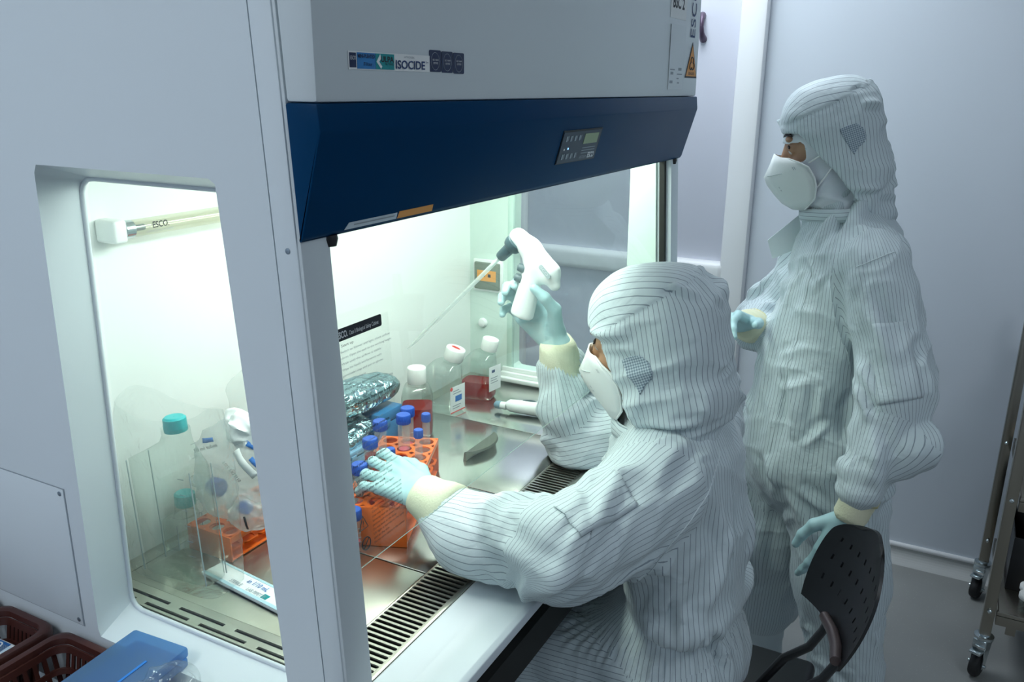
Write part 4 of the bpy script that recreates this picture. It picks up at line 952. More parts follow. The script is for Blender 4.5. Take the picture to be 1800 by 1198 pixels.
ear_patch(ps, bvh_hs, L2Ws, Hs, (-0.008, 0.105, -0.018), 0.22, 1.12)
def collar(parent, c, axis, fwd, rf, rs, h, tilt=0.0):
    ax = nrm(axis); fw = nrm(np.asarray(fwd)-ax*(ax@np.asarray(fwd))); lf = np.cross(ax, fw); v = []; f = []; n = 96
    for k, (dz, dr) in enumerate(((0, -0.004), (0.001, 0.001), (h*0.5, 0.0025), (h-0.001, 0.001), (h, -0.004))):
        for i in range(n):
            t = 2*math.pi*i/n; r = dr+0.0016*math.sin(t*5+k*0.5)+0.001*math.sin(t*13+k); v.append(np.asarray(c)+ax*dz+fw*((rf+r)*math.cos(t))+lf*((rs+r)*math.sin(t)))
    for k in range(4):
        for i in range(n): j = (i+1) % n; f.append((k*n+i, k*n+j, (k+1)*n+j, (k+1)*n+i))
    o = pyd('collar', v, f, M['suit'], parent, True)
    a = o.data.attributes.new('stripe_u', 'FLOAT', 'POINT'); a.data.foreach_set('value', [(p_ - np.asarray(c))@ax for p_ in np.array(v)]); return o
collar(ps, (1.362, 0.398, 1.036), (0.0, 0.05, 1), (0, 1, 0), 0.096, 0.097, 0.032)
# arm pocket sewn on the near sleeve
ax_ = nrm(np.array(sL[1])-np.array(sL[0])); pc_ = np.array(sL[0])*0.30+np.array(sL[1])*0.70; pn_ = nrm((-0.35, -0.35, 0.85)); pn_ = nrm(pn_-ax_*(pn_@ax_)); pyd_ = np.cross(pn_, ax_)
draped_patch('sleeve_pocket', bv_s, pc_+pn_*0.08, ax_, pyd_, [(-0.060, -0.032), (0.062, -0.036), (0.066, 0.028), (-0.055, 0.030)], M['suit'], ps, 0.0022, 0.008, stripe=1)
# hands
def remap(o, fn):
    me = o.data; co = np.empty(len(me.vertices)*3, np.float32); me.vertices.foreach_get('co', co); me.vertices.foreach_set('co', np.asarray(fn(co.reshape(-1, 3)), np.float32).ravel()); me.update()
wl = np.array([1.040, 0.690, 0.979])
hl, _ = hand('glove', wl+np.array([0.004, 0.012, 0.004]), (0.12, 0.98, 0.14), (-0.42, -0.08, 0.90), 1, [(6, 38, 28), (8, 40, 28), (10, 40, 28), (8, 42, 28)], (10, 3, -7, -16), ((0.60, 0.75, -0.30), (0.30, 0.90, -0.32), (0.1, 0.95, -0.30)), M['glove'], ps, 0.95)
def on_rack(v):
    v = v.copy(); m = (v[:, 1] > 0.725); v[m, 2] = np.maximum(v[m, 2], 0.9528); return v
remap(hl, on_rack)                            # the fingertips press flat on the rack
ring_sleeve('cuff', [wl+np.array([-0.005, -0.050, -0.010]), wl+np.array([-0.004, -0.030, -0.008]), wl+np.array([-0.002, -0.010, -0.004]), wl+np.array([0.002, 0.012, 0.0]), wl+np.array([0.003, 0.022, 0.0])], [0.044, 0.045, 0.040, 0.036, 0.031], M['cuff'], ps, 72, 36, 0.012)
wr = np.array([1.436, 0.6520, 1.1480]); yr = nrm((-0.03, 0.70, 0.71)); au = nrm(wr-np.array(sR[2]))
ring_sleeve('cuff', [np.array(sR[2])-au*0.006, np.array(sR[2])+au*0.014, np.array(sR[2])+au*0.034, wr-au*0.012, wr+au*0.002], [0.043, 0.041, 0.038, 0.035, 0.030], M['cuff'], ps, 72, 36, 0.03)
hr_, Rh = hand('glove', wr, yr, (1.0, 0.0, 0.06), -1, [(2, 74, 30), (4, 78, 30), (6, 78, 30), (8, 76, 30)], (3, 1, -1, -4), ((0.75, 0.60, -0.35), (0.30, 0.85, -0.55), (0.05, 0.95, -0.35)), M['glove'], ps, 1.0, forearm=0.008)
# ------------------------------------------------------------------ the standing person
pt = empty('person', (2.12, 0.20, 0.0), 'standing person in pinstriped white hooded coverall watching behind the seated one', 'person')
tL = [(1.980, 0.140, 1.250), (1.900, 0.060, 1.010), (1.812, 0.098, 0.800)]
tR = [(2.270, 0.255, 1.262), (2.330, 0.420, 1.000), (2.135, 0.415, 1.030)]
cph = nrm((-0.28, 0.96, 0)); clf = np.array([-cph[1], cph[0], 0]); RT = np.stack([clf, cph, np.array([0, 0, 1.0])], 1)
def suit_t(P):
    d = sd_ell(P, (2.120, 0.220, 1.17), (0.165, 0.120, 0.17), RT)
    d = smin(d, sd_ell(P, (2.120, 0.240, 0.95), (0.165, 0.150, 0.22), RT), 0.08)
    d = smin(d, sd_ell(P, (2.120, 0.240, 0.76), (0.175, 0.165, 0.18), RT), 0.08)
    d = smin(d, sd_cone(P, (2.00, 0.160, 1.268), (2.25, 0.245, 1.268), 0.058, 0.058), 0.05)
    d = smin(d, sd_cone(P, (2.12, 0.215, 1.28), (2.125, 0.240, 1.375), 0.105, 0.070), 0.05)
    l = sd_cone(P, (2.055, 0.175, 0.76), (2.040, 0.130, 0.46), 0.125, 0.105); l = smin(l, sd_cone(P, (2.040, 0.130, 0.46), (2.040, 0.085, 0.205), 0.105, 0.090), 0.05)
    r = sd_cone(P, (2.185, 0.290, 0.76), (2.195, 0.335, 0.46), 0.125, 0.105); r = smin(r, sd_cone(P, (2.195, 0.335, 0.46), (2.200, 0.330, 0.215), 0.105, 0.088), 0.05)
    d = smin(d, smin(l, r, 0.015), 0.05)
    a = sd_cone(P, tL[0], tL[1], 0.074, 0.076); a = smin(a, sd_cone(P, tL[1], tL[2], 0.076, 0.045), 0.03)
    d = smin(d, a, 0.030)
    d = smin(d, sd_cone(P, (1.828, 0.098, 0.845), (1.862, 0.012, 0.905), 0.050, 0.054), 0.010)     # sleeve bagging over the cuff
    b = sd_cone(P, tR[0], tR[1], 0.082, 0.075); b = smin(b, sd_cone(P, tR[1], tR[2], 0.075, 0.050), 0.03)
    d = smin(d, b, 0.03)
    return smax(d, 0.150-P[..., 2], 0.012)
segs_t = [Seg((2.12, 0.225, 0.70), (2.12, 0.225, 1.30), 0.165, (-1, 0.3, 0)), Seg(tL[0], tL[1], 0.085, (-1, 0, 0.2)), Seg(tL[1], tL[2], 0.065, (-1, 0, 0.2)), Seg(tR[0], tR[1], 0.08, (-1, 0.5, 0)), Seg(tR[1], tR[2], 0.065, (-0.5, 0, 1)),
          Seg((2.05, 0.17, 0.70), (2.04, 0.10, 0.20), 0.11, (-1, 0, 0)), Seg((2.19, 0.30, 0.70), (2.20, 0.33, 0.20), 0.11, (-1, 0, 0))]
def post_t(v, n):
    # gather at the waist on the near side and a centre front placket
    g = np.exp(-((v[:, 2]-0.875)/0.018)**2)*np.exp(-((v[:, 1]-0.13)/0.035)**2); v = v+n*(g*0.004*np.sin(v[:, 1]*420)-g*0.006)[:, None]
    rel = (v-np.array([2.12, 0.23, 0]))@RT; pk = np.exp(-((rel[:, 0]-0.01)/0.022)**4)*(rel[:, 1] > 0)*(v[:, 2] > 0.72); return v+n*(pk*0.004)[:, None]
suit_to = make_suit(pt, suit_t, (1.70, -0.12, 0.10), (2.50, 0.56, 1.43), segs_t, 0.0070, seed=21, lam=(0.24, 0.065), post=post_t, ncr=110, lines=[
    ([(1.9872, 0.2285, 1.3026), (1.9537, 0.2208, 1.2325), (1.9568, 0.2046, 1.1301), (1.9794, 0.1631, 1.0098)], 0.008, 0.014), ([(2.04, 0.30, 1.26), (2.03, 0.33, 1.10), (2.02, 0.36, 0.92), (2.03, 0.38, 0.72)], 0.009, 0.016),
    ([(1.985, 0.26, 1.02), (1.97, 0.26, 0.90), (1.955, 0.25, 0.74), (1.945, 0.21, 0.56)], 0.009, 0.016), ([(1.905, 0.15, 1.22), (1.855, 0.10, 1.12), (1.83, 0.06, 1.02)], 0.010, 0.013), ([(1.92, 0.06, 1.22), (1.86, 0.01, 1.10), (1.85, -0.01, 1.00)], 0.009, 0.013)])
bv_t = bvh_of(suit_to)
seam(pt, bv_t, [(2.0089, 0.2665, 1.2894), (1.9874, 0.2775, 1.1935), (1.9846, 0.2879, 1.0572), (1.9783, 0.3046, 0.915), (1.9627, 0.3207, 0.7703)])
seam(pt, bv_t, [(1.9872, 0.2285, 1.3026), (1.9537, 0.2208, 1.2325), (1.9568, 0.2046, 1.1301), (1.9794, 0.1631, 1.0098)])
seam(pt, bv_t, [(1.9107, 0.1731, 1.2581), (1.9143, 0.1367, 1.2796), (1.9386, 0.0968, 1.2977)])
tc_ = np.array([2.120, 0.268, 1.505]); Ht = head_frame((-0.20, 0.94, -0.22))
hd_t, L2Wt, Tt = build_head(pt, tc_+Ht[0]*0.020-Ht[2]*0.014, Ht, M['skin'])
build_mask(pt, L2Wt, Ht, 1.07)
def cap_fn(P):
    p = Tt(P); o = sd_ell(p, (-0.004, 0, 0.020), (0.103, 0.084, 0.112)); o = smin(o, sd_ell(p, (0.020, 0, -0.065), (0.072, 0.068, 0.065)), 0.03)
    o = smin(o, sd_cone(p, (0.0, 0, -0.06), (-0.02, 0, -0.16), 0.066, 0.075), 0.03); o = smax(o, -(o+0.006), 0.002)
    return smax(o, -smax(0.054-p[..., 0], np.abs(p[..., 2]-0.010)-0.020, 0.01), 0.004)
v, q = surface_nets(cap_fn, tc_-0.2, tc_+0.17, 0.0042); v = relax(v, q, 2, 0.5); n_ = vnormals(v, q); p_ = Tt(v)
low = np.clip((0.0-p_[:, 2])/0.05, 0, 1); v = v+n_*(low*0.005*ridged(np.stack([p_[:, 0]/0.05+p_[:, 2]*16, p_[:, 1]/0.06, p_[:, 2]/0.03-p_[:, 0]*14], 1), 3))[:, None]
quad_mesh('inner_cap', v, q, M['inner'], pt)
bul = [((-0.078, 0, -0.060), (0.048, 0.082, 0.050)), ((-0.025, 0, -0.070), (0.070, 0.088, 0.080))]
drp = [((-0.02, 0, -0.05), (-0.045, 0, -0.150), 0.088, 0.078)]
def hood_t_fn():
    base = hood_fn(Tt, bul, drp, lambda z: -0.034+0.62*(z+0.10), lambda f: 0.046+0.10*f, top=((-0.016, 0, 0.040), (0.108, 0.097, 0.116)))
    return base
tl_t = lambda f: 0.100-0.25*f
hood_t = make_hood(pt, tc_, Ht, Tt, hood_t_fn(), 17, tl_t)
bvh_ht = bvh_of(hood_t)
ear_patch(pt, bvh_ht, L2Wt, Ht, (-0.048, 0.105, 0.022), 0.15, 1.15)
collar(pt, (2.125, 0.238, 1.330), (0.02, 0.10, 1), (-0.28, 0.96, 0), 0.092, 0.092, 0.030)
# turned-out lapel corner of the collar flap
lv = [np.array([2.10, 0.330, 1.335]), np.array([2.085, 0.395, 1.270]), np.array([2.09, 0.380, 1.225]), np.array([2.105, 0.315, 1.26])]
fl_ = pyd('collar_flap', lv, [(0, 1, 2, 3)], M['suit_plain'], pt); md = fl_.modifiers.new('cloth', 'SOLIDIFY'); md.thickness = 0.003
# pocket on the near upper sleeve
ax_ = nrm(np.array(tL[1])-np.array(tL[0])); pc_ = np.array(tL[0])*0.30+np.array(tL[1])*0.70
draped_patch('sleeve_pocket', bv_t, pc_+np.array([-0.09, -0.015, 0.0]), np.cross(-ax_, (-1, -0.15, 0.1)), -ax_, [(-0.045, -0.080), (0.042, -0.075), (0.036, 0.085), (-0.030, 0.088)], M['suit'], pt, 0.0025, 0.01, stripe=0)
# chest pocket welt
draped_patch('chest_pocket_welt', bv_t, (1.97, 0.29, 1.115), (0.35, 0.90, 0.25), (0, -0.3, 1), [(-0.022, -0.003), (0.022, -0.003), (0.022, 0.003), (-0.022, 0.003)], M['suit_plain'], pt, 0.003, 0.008)
# near hand hanging, far hand resting forward
wl = np.array([1.806, 0.104, 0.762])
ring_sleeve('cuff', [np.array([1.814, 0.094, 0.802]), np.array([1.810, 0.099, 0.785]), wl, wl+np.array([-0.004, 0.005, -0.022]), wl+np.array([-0.006, 0.008, -0.034])], [0.040, 0.041, 0.036, 0.036, 0.031], M['cuff'], pt, 72, 36, 0.012)
ring_sleeve('cuff_tape', [np.array([1.8125, 0.096, 0.794]), np.array([1.8095, 0.100, 0.780])], [0.0435, 0.0425], M['band'], pt, 48)
hand('glove', wl+np.array([-0.004, 0.006, -0.024]), (-0.14, 0.22, -0.96), (-0.93, -0.30, 0.06), 1, [(10, 14, 10), (14, 18, 12), (18, 22, 12), (18, 24, 14)], (9, 2, -4, -10), ((0.70, 0.65, -0.25), (0.35, 0.90, -0.25), (0.15, 0.97, -0.15)), M['glove'], pt, 1.08)
w2 = np.array([2.095, 0.424, 1.052])
ring_sleeve('cuff', [np.array([2.145, 0.413, 1.030]), np.array([2.125, 0.417, 1.038]), np.array([2.110, 0.420, 1.045]), w2, w2+np.array([-0.010, 0.002, 0.004])], [0.047, 0.046, 0.043, 0.041, 0.034], M['cuff'], pt, 72, 36, 0.012)
ring_sleeve('cuff_tape', [np.array([2.128, 0.4165, 1.037]), np.array([2.112, 0.4195, 1.044])], [0.0475, 0.0455], M['band'], pt, 48)
hand('glove', w2+np.array([-0.008, 0.002, 0.004]), (-0.86, 0.35, 0.30), (-0.10, 0.50, 0.86), -1, [(30, 35, 20), (34, 38, 20), (36, 38, 20), (36, 38, 20)], (6, 2, -3, -8), ((0.75, 0.55, -0.35), (0.45, 0.85, -0.35), (0.2, 0.95, -0.3)), M['glove'], pt, 1.0)
# boots with cloth covers
for x, y in ((2.040, 0.085), (2.200, 0.330)):
    def boot(P, x=x, y=y):
        d = sd_cone(P, (x, y, 0.20), (x, y, 0.08), 0.072, 0.058); d = smin(d, sd_cone(P, (x, y, 0.055), (x-0.05, y+0.16, 0.045), 0.055, 0.045, ((0, 0, 1), 0.9)), 0.03)
        return smax(d, 0.004-P[..., 2], 0.004)
    v, q = surface_nets(boot, (x-0.16, y-0.12, -0.01), (x+0.12, y+0.26, 0.23), 0.006); v = relax(v, q, 2, 0.5)
    n_ = vnormals(v, q); v = v+n_*(0.004*ridged(np.stack([v[:, 0]/0.05, v[:, 1]/0.05, v[:, 2]/0.03], 1), 8))[:, None]
    v[:, 2] = np.maximum(v[:, 2], 0.001); quad_mesh('boot', v, q, M['suit_plain'], pt)
# seated person's boots
for x in (1.26, 1.50):
    def boot(P, x=x):
        d = sd_cone(P, (x, 0.76, 0.19), (x, 0.76, 0.08), 0.068, 0.058); d = smin(d, sd_cone(P, (x, 0.76, 0.055), (x, 0.92, 0.045), 0.055, 0.045), 0.03); return smax(d, 0.004-P[..., 2], 0.004)
    v, q = surface_nets(boot, (x-0.1, 0.64, -0.01), (x+0.1, 1.02, 0.22), 0.007); v = relax(v, q, 2, 0.5); v[:, 2] = np.maximum(v[:, 2], 0.001); quad_mesh('boot', v, q, M['suit_plain'], ps)
# ------------------------------------------------------------------ things in the chamber
M['orange'] = pmat('orange_plastic', (0.90, 0.155, 0.012), 0.38, var=0.04, vscale=12, sss=0.05)
M['capblue'] = pmat('cap_blue', (0.015, 0.085, 0.46), 0.38, var=0.05)
M['tubeclear'] = clear('tube_plastic', (0.94, 0.97, 0.97), 0.06, 0.5, 0.08, milk=0.22, milkcol=(0.88, 0.92, 0.93))
M['bottle'] = clear('bottle_plastic', (0.90, 0.95, 0.93), 0.09, 0.85, 0.05, milk=0.05, milkcol=(0.70, 0.78, 0.75))
M['red'] = clear('red_medium', (0.80, 0.06, 0.08), 0.05, 0.4, 0.05, milk=0.45, milkcol=(0.72, 0.012, 0.03))
M['pink'] = pmat('pink_medium', (0.75, 0.06, 0.13), 0.2, var=0.05)
M['capwhite'] = pmat('cap_white', (0.86, 0.87, 0.84), 0.45, var=0.01, bump=0.1, bscale=200)
M['redprint'] = pmat('print_red', (0.72, 0.06, 0.05), 0.6, var=0.05)
M['blueprint'] = pmat('print_blue', (0.03, 0.16, 0.50), 0.6, var=0.1, vscale=60)
M['tealcap'] = pmat('cap_teal', (0.02, 0.40, 0.42), 0.4, var=0.05)
M['bagclear'] = clear('bag_film', (0.965, 0.98, 0.975), 0.05, 0.55, 0.10, milk=0.05, wrinkle=0.9, wscale=26)
M['bagmilky'] = clear('bag_film_milky', (0.93, 0.95, 0.95), 0.07, 0.55, 0.14, milk=0.30, milkcol=(0.92, 0.94, 0.95), wrinkle=0.9, wscale=30)
M['flask'] = clear('flask_plastic', (0.93, 0.965, 0.945), 0.06, 0.85, 0.03, milk=0.03, milkcol=(0.6, 0.7, 0.66))
M['badge'] = pmat('badge_grey', (0.42, 0.50, 0.52), 0.4, var=0.03)
M['charcoal'] = pmat('charcoal_plastic', (0.045, 0.085, 0.10), 0.4, var=0.06)
def foil_mat():
    m, nt, b = newmat('crinkled_foil'); N = nt.nodes; L = nt.links; tc = N.new('ShaderNodeTexCoord')
    n = N.new('ShaderNodeTexNoise'); n.inputs['Scale'].default_value = 26; n.inputs['Detail'].default_value = 3; n.inputs['Distortion'].default_value = 2.0; L.new(tc.outputs['Object'], n.inputs['Vector'])
    bp = N.new('ShaderNodeBump'); bp.inputs['Strength'].default_value = 0.8; bp.inputs['Distance'].default_value = 0.012; L.new(n.outputs['Fac'], bp.inputs['Height']); L.new(bp.outputs[0], b.inputs['Normal'])
    b.inputs['Base Color'].default_value = (0.36, 0.52, 0.58, 1); b.inputs['Metallic'].default_value = 0.95; b.inputs['Roughness'].default_value = 0.14; return m
M['foil'] = foil_mat()
def tube_rack(x0, x1, y0, y1, z0, z1, nx, ny, label, rz=0.0):
    e = empty('tube_rack', (x0, y0, z0), label, 'rack', 'orange tube racks')
    def holed(name, z, t, rr):
        bm = bmesh.new(); cx = (x1-x0)/nx; cy = (y1-y0)/ny; K = 16
        for i in range(nx):
            for j in range(ny):
                mx, my = x0+cx*(i+0.5), y0+cy*(j+0.5); rim = []; sq = []
                for k in range(K):
                    a = 2*math.pi*(k+0.5)/K; c, s = math.cos(a), math.sin(a); m_ = max(abs(c), abs(s)); sq.append((mx+cx/2*c/m_, my+cy/2*s/m_)); rim.append((mx+rr*c, my+rr*s))
                for zz in (z, z-t):
                    A = [bm.verts.new((*p, zz)) for p in sq]; B = [bm.verts.new((*p, zz)) for p in rim]
                    for k in range(K): bm.faces.new((A[k], A[(k+1) % K], B[(k+1) % K], B[k]))
                A = [bm.verts.new((*p, z)) for p in rim]; B = [bm.verts.new((*p, z-t)) for p in rim]
                for k in range(K): bm.faces.new((A[k], A[(k+1) % K], B[(k+1) % K], B[k]))
        bmesh.ops.remove_doubles(bm, verts=bm.verts, dist=1e-5); return frombm(name, bm, M['orange'], e)
    rr = min((x1-x0)/nx, (y1-y0)/ny)*0.40
    holed('top_plate', z1, 0.003, rr); holed('middle_plate', z0+(z1-z0)*0.42, 0.0025, rr); box('base_plate', (x0, y0, z0), (x1, y1, z0+0.003), M['orange'], e, 0.001)
    box('top_rim', (x0, y0-0.002, z1-0.011), (x1, y0, z1), M['orange'], e, 0.0006); box('top_rim', (x0, y1, z1-0.011), (x1, y1+0.002, z1), M['orange'], e, 0.0006)
    for x in (x0, x1): box('end_wall', (x-0.003 if x == x0 else x, y0-0.002, z0), (x if x == x0 else x+0.003, y1+0.002, z1), M['orange'], e, 0.001)
    e.rotation_euler = (0, 0, rz); return rr
R1 = (1.035, 1.325, 0.734, 0.842, ZW+0.0005, 0.952); RZ1 = 0.387
tube_rack(*R1, 8, 3, 'orange plastic tube rack under the gloved hand, holding blue-capped tubes', RZ1)
tube_rack(0.862, 1.022, 0.952, 1.044, ZW+0.0005, 0.925, 5, 3, 'orange plastic tube rack under the crumpled bag by the side window')
def tube15(p, axis, r, L, rc, hc_, label, fill=0.0, group='blue-capped centrifuge tubes', red=False):
    p = Vector(p); ax = Vector(axis).normalized(); e = empty('centrifuge_tube', p, label, 'tube', group)
    lathe('tube_body', [(0.0012, 0), (r*0.45, 0.004), (r*0.95, L*0.14), (r, L*0.17), (r, L)], p, ax, M['tubeclear'], e, 18, True)
    cp_ = lathe('cap', [(rc*0.96, 0), (rc, 0.001), (rc, hc_-0.0015), (rc*0.92, hc_), (0.0005, hc_)], p+ax*(L-0.004), ax, M['capblue'], e, 24, False)
    u, w, d = frame_of(ax); v = []; f = []
    for k in range(24):
        a = 2*math.pi*k/24; c = p+ax*(L-0.003)+(u*math.cos(a)+w*math.sin(a))*rc; t = (-u*math.sin(a)+w*math.cos(a))*0.0005; o = (u*math.cos(a)+w*math.sin(a))*0.0005; b_ = len(v)
        v += [c-t, c+o, c+t, c-t+ax*(hc_-0.003), c+o+ax*(hc_-0.003), c+t+ax*(hc_-0.003)]; f += [(b_, b_+1, b_+4, b_+3), (b_+1, b_+2, b_+5, b_+4)]
    pyd('cap_ribs', v, f, M['capblue'], cp_)
    if fill: lathe('liquid', [(0.0008, 0.0015), (r*0.40, 0.005), (r*0.86, L*0.15), (r*0.90, L*0.18), (r*0.90, L*fill)], p, ax, M['red'] if red else M['pink'], e, 16, True)
    for k in range(4): quadp('graduation', p+ax*(L*(0.32+0.13*k))+Vector((-r*0.5, -r*0.9, 0)), (1, -0.5, 0), ax, r*0.7, 0.0009, M['inkgrey'], e, 0.0002)
    return e
cxs = (R1[1]-R1[0])/8; cys = (R1[3]-R1[2])/3
def hole(i, j):
    a, b = cxs*(i+0.5), cys*(j+0.5); return (R1[0]+a*math.cos(RZ1)-b*math.sin(RZ1), R1[2]+a*math.sin(RZ1)+b*math.cos(RZ1), R1[4]+0.004)
small = [((7, 0), 0.115, 'slim blue-capped tube at the far right end of the orange rack', 0), ((5, 0), 0.112, 'slim blue-capped tube in the middle of the orange rack', 0), ((3, 1), 0.104, 'slim blue-capped tube just behind the gloved fingers', 0.5)]
for (i, j), L, lb, fl_ in small: tube15(hole(i, j), (0, 0, 1), 0.0074, L, 0.0086, 0.016, lb, fl_, 'slim blue-capped tubes')
big = [((7, 1), 0.124, 'wide blue-capped tube beside the red bottle, rear of a touching pair', 0.5), ((6, 1), 0.124, 'wide blue-capped tube beside the red bottle, front of a touching pair', 0.55), ((5, 2), 0.124, 'wide blue-capped tube with ribbed cap standing left of the pair', 0.45), ((3, 2), 0.120, 'wide blue-capped tube with dark red filling under its cap', 0.86), ((1, 2), 0.104, 'wide blue-capped tube half hidden behind the left pillar', 0.4)]
for k, ((i, j), L, lb, fl_) in enumerate(big): tube15(hole(i, j), (0, 0, 1), 0.0112, L, 0.0135, 0.018, lb, fl_, 'wide blue-capped tubes', red=(k == 3))
tube15((1.004, 0.856, ZW+0.0004), (0, 0, 1), 0.0105, 0.084, 0.0130, 0.018, 'short blue-capped tube beside the rack end, the taller of two', 0.3, 'short tubes beside the rack')
tube15((0.983, 0.800, ZW+0.0004), (0, 0, 1), 0.0105, 0.064, 0.0130, 0.018, 'short blue-capped tube beside the rack end, the lower of two', 0.3, 'short tubes beside the rack')
# bottles: rounded-square body lofted to a round neck that may be offset and canted
def rr_loop(w, d, r, n=40):
    pts = []
    for i in range(n):
        t = 2*math.pi*i/n; c, s = math.cos(t), math.sin(t); p_ = 5.0; k = (abs(c)**p_+abs(s)**p_)**(-1/p_); pts.append((w/2*c*k, d/2*s*k))
    return pts
def loft(name, rings, mat, parent, cap=True, n=40):
    v = [p for r in rings for p in r]; f = []
    for k in range(len(rings)-1):
        for i in range(n): j = (i+1) % n; f.append((k*n+i, k*n+j, (k+1)*n+j, (k+1)*n+i))
    if cap: f.append(tuple(range(n))[::-1]); f.append(tuple((len(rings)-1)*n+i for i in range(n)))
    return autosmooth(pyd(name, v, f, mat, parent), 50)
def bottle(c, rot, w, dth, hb, hs, neck_off, neck_dir, neck_r, cap_r, cap_h, fill, label, fillmat):
    c = Vector(c); e = empty('media_bottle', c, label, 'bottle', 'bottles at the back of the chamber'); R = Matrix.Rotation(rot, 3, 'Z'); nd = (R @ Vector(neck_dir)).normalized(); n = 40
    nb = c+R @ Vector((neck_off[0], neck_off[1], hs)); u, w_, _ = frame_of(nd)
    def ring(z, s, t=0.0):
        out = []
        for i, (x, y) in enumerate(rr_loop(w*s, dth*s, 0, n)): out.append(c+R @ Vector((x, y, z)))
        return out
    def circ(h, r):
        # circle in the plane across the neck, started at the same angle as the rounded square
        ex = (R @ Vector((1, 0, 0))); ex = (ex-nd*ex.dot(nd)).normalized(); ey = nd.cross(ex)
        return [nb+nd*h+ex*(r*math.cos(2*math.pi*i/n))+ey*(r*math.sin(2*math.pi*i/n)) for i in range(n)]
    top = ring(hb, 1.0); nk = circ(0, neck_r); sh = []
    for t in (0.25, 0.5, 0.75, 0.92):
        q = math.sin(t*math.pi/2); sh.append([a.lerp(b, t)+Vector((0, 0, 1))*0.012*math.sin(math.pi*t) for a, b in zip(top, nk)])
    loft('bottle_body', [ring(0.0015, 0.90), ring(0.006, 0.985), ring(0.012, 1.0), ring(hb*0.6, 1.0), top]+sh+[nk, circ(0.010, neck_r)], M['bottle'], e)
    cpb = loft('cap', [circ(0.006, cap_r*0.97), circ(0.0075, cap_r), circ(0.006+cap_h-0.003, cap_r), circ(0.006+cap_h-0.0008, cap_r*0.95), circ(0.006+cap_h, cap_r*0.86)], M['capwhite'], e)
    if fill: loft('liquid', [ring(0.003, 0.88), ring(0.008, 0.95), ring(0.013, 0.965), ring(fill, 0.965)], fillmat, e)
    return e, cpb, c, R, nb, nd
bF = bottle((1.452, 0.990, ZW), 0.55, 0.068, 0.068, 0.088, 0.112, (0, 0), (0, 0, 1), 0.019, 0.0205, 0.036, 0.066, 'round-shouldered bottle of dark red liquid behind the tubes', M['red'])
bM = bottle((1.600, 1.020, ZW), 0.12, 0.062, 0.088, 0.092, 0.118, (0.012, -0.022), (0.05, -0.28, 0.95), 0.019, 0.0235, 0.030, 0.0, 'empty clear bottle with red mark on its white cap', M['red'])
bR = bottle((1.715, 0.985, ZW), 0.15, 0.056, 0.080, 0.090, 0.116, (0.010, -0.020), (0.05, -0.22, 0.96), 0.017, 0.0205, 0.030, 0.045, 'clear bottle one third full of red liquid near the side window', M['red'])
# labels on the camera-side edges, red mark on the cap
def side_label(b, yloc, z0, w, h, mark):
    e, cpb, c, R, nb, nd = b; o = c+R @ Vector(yloc)+Vector((0, 0, z0)); xd = R @ Vector((0.45, -0.89, 0)) if False else Vector((0.55, -0.83, 0))
    return o, xd
def plate_label(b, o, xd, w, h, parts):
    l_ = quadp('label', o, xd, (0, 0, 1), w, h, M['paper'], b[0], 0.0006); nd = Vector(xd).normalized().cross(Vector((0, 0, 1)))
    for (m_, a, c_, ww, hh) in parts: quadp('label_print', Vector(o)+Vector(xd).normalized()*a+Vector((0, 0, c_))+nd*0.0007, xd, (0, 0, 1), ww, hh, M[m_], l_, 0.0002)
    return l_
plate_label(bM, (1.5665, 0.9760, ZW+0.006), (0.95, -0.12, 0), 0.054, 0.064, [('redprint', 0.0, 0.0, 0.054, 0.003), ('blueprint', 0.018, 0.026, 0.024, 0.014), ('inkgrey', 0.010, 0.046, 0.030, 0.002), ('inkgrey', 0.010, 0.052, 0.022, 0.002), ('inkgrey', 0.008, 0.016, 0.030, 0.002), ('inkgrey', 0.008, 0.010, 0.026, 0.002)])
lathe('label_dot', [(0.0048, 0), (0.0048, 0.0006)], (1.5705, 0.9752, ZW+0.066), (-0.12, -0.99, 0), M['redprint'], bM[0], 14)
plate_label(bR, (1.694, 0.9445, ZW+0.026), (0.95, -0.14, 0), 0.046, 0.062, [('inkblue', 0.010, 0.046, 0.012, 0.007), ('inkgrey', 0.006, 0.032, 0.028, 0.0018), ('inkgrey', 0.006, 0.026, 0.024, 0.0018), ('inkgrey', 0.006, 0.020, 0.028, 0.0018)])
nb, nd = bM[4], bM[5]; u_, w_, _ = frame_of(nd)
for a, s_ in ((0.0, 0.006), (0.007, 0.004), (-0.007, 0.005)): lathe('cap_mark', [(s_, 0), (s_, 0.0005)], nb+nd*0.0362+u_*a, nd, M['redprint'], bM[1], 14)
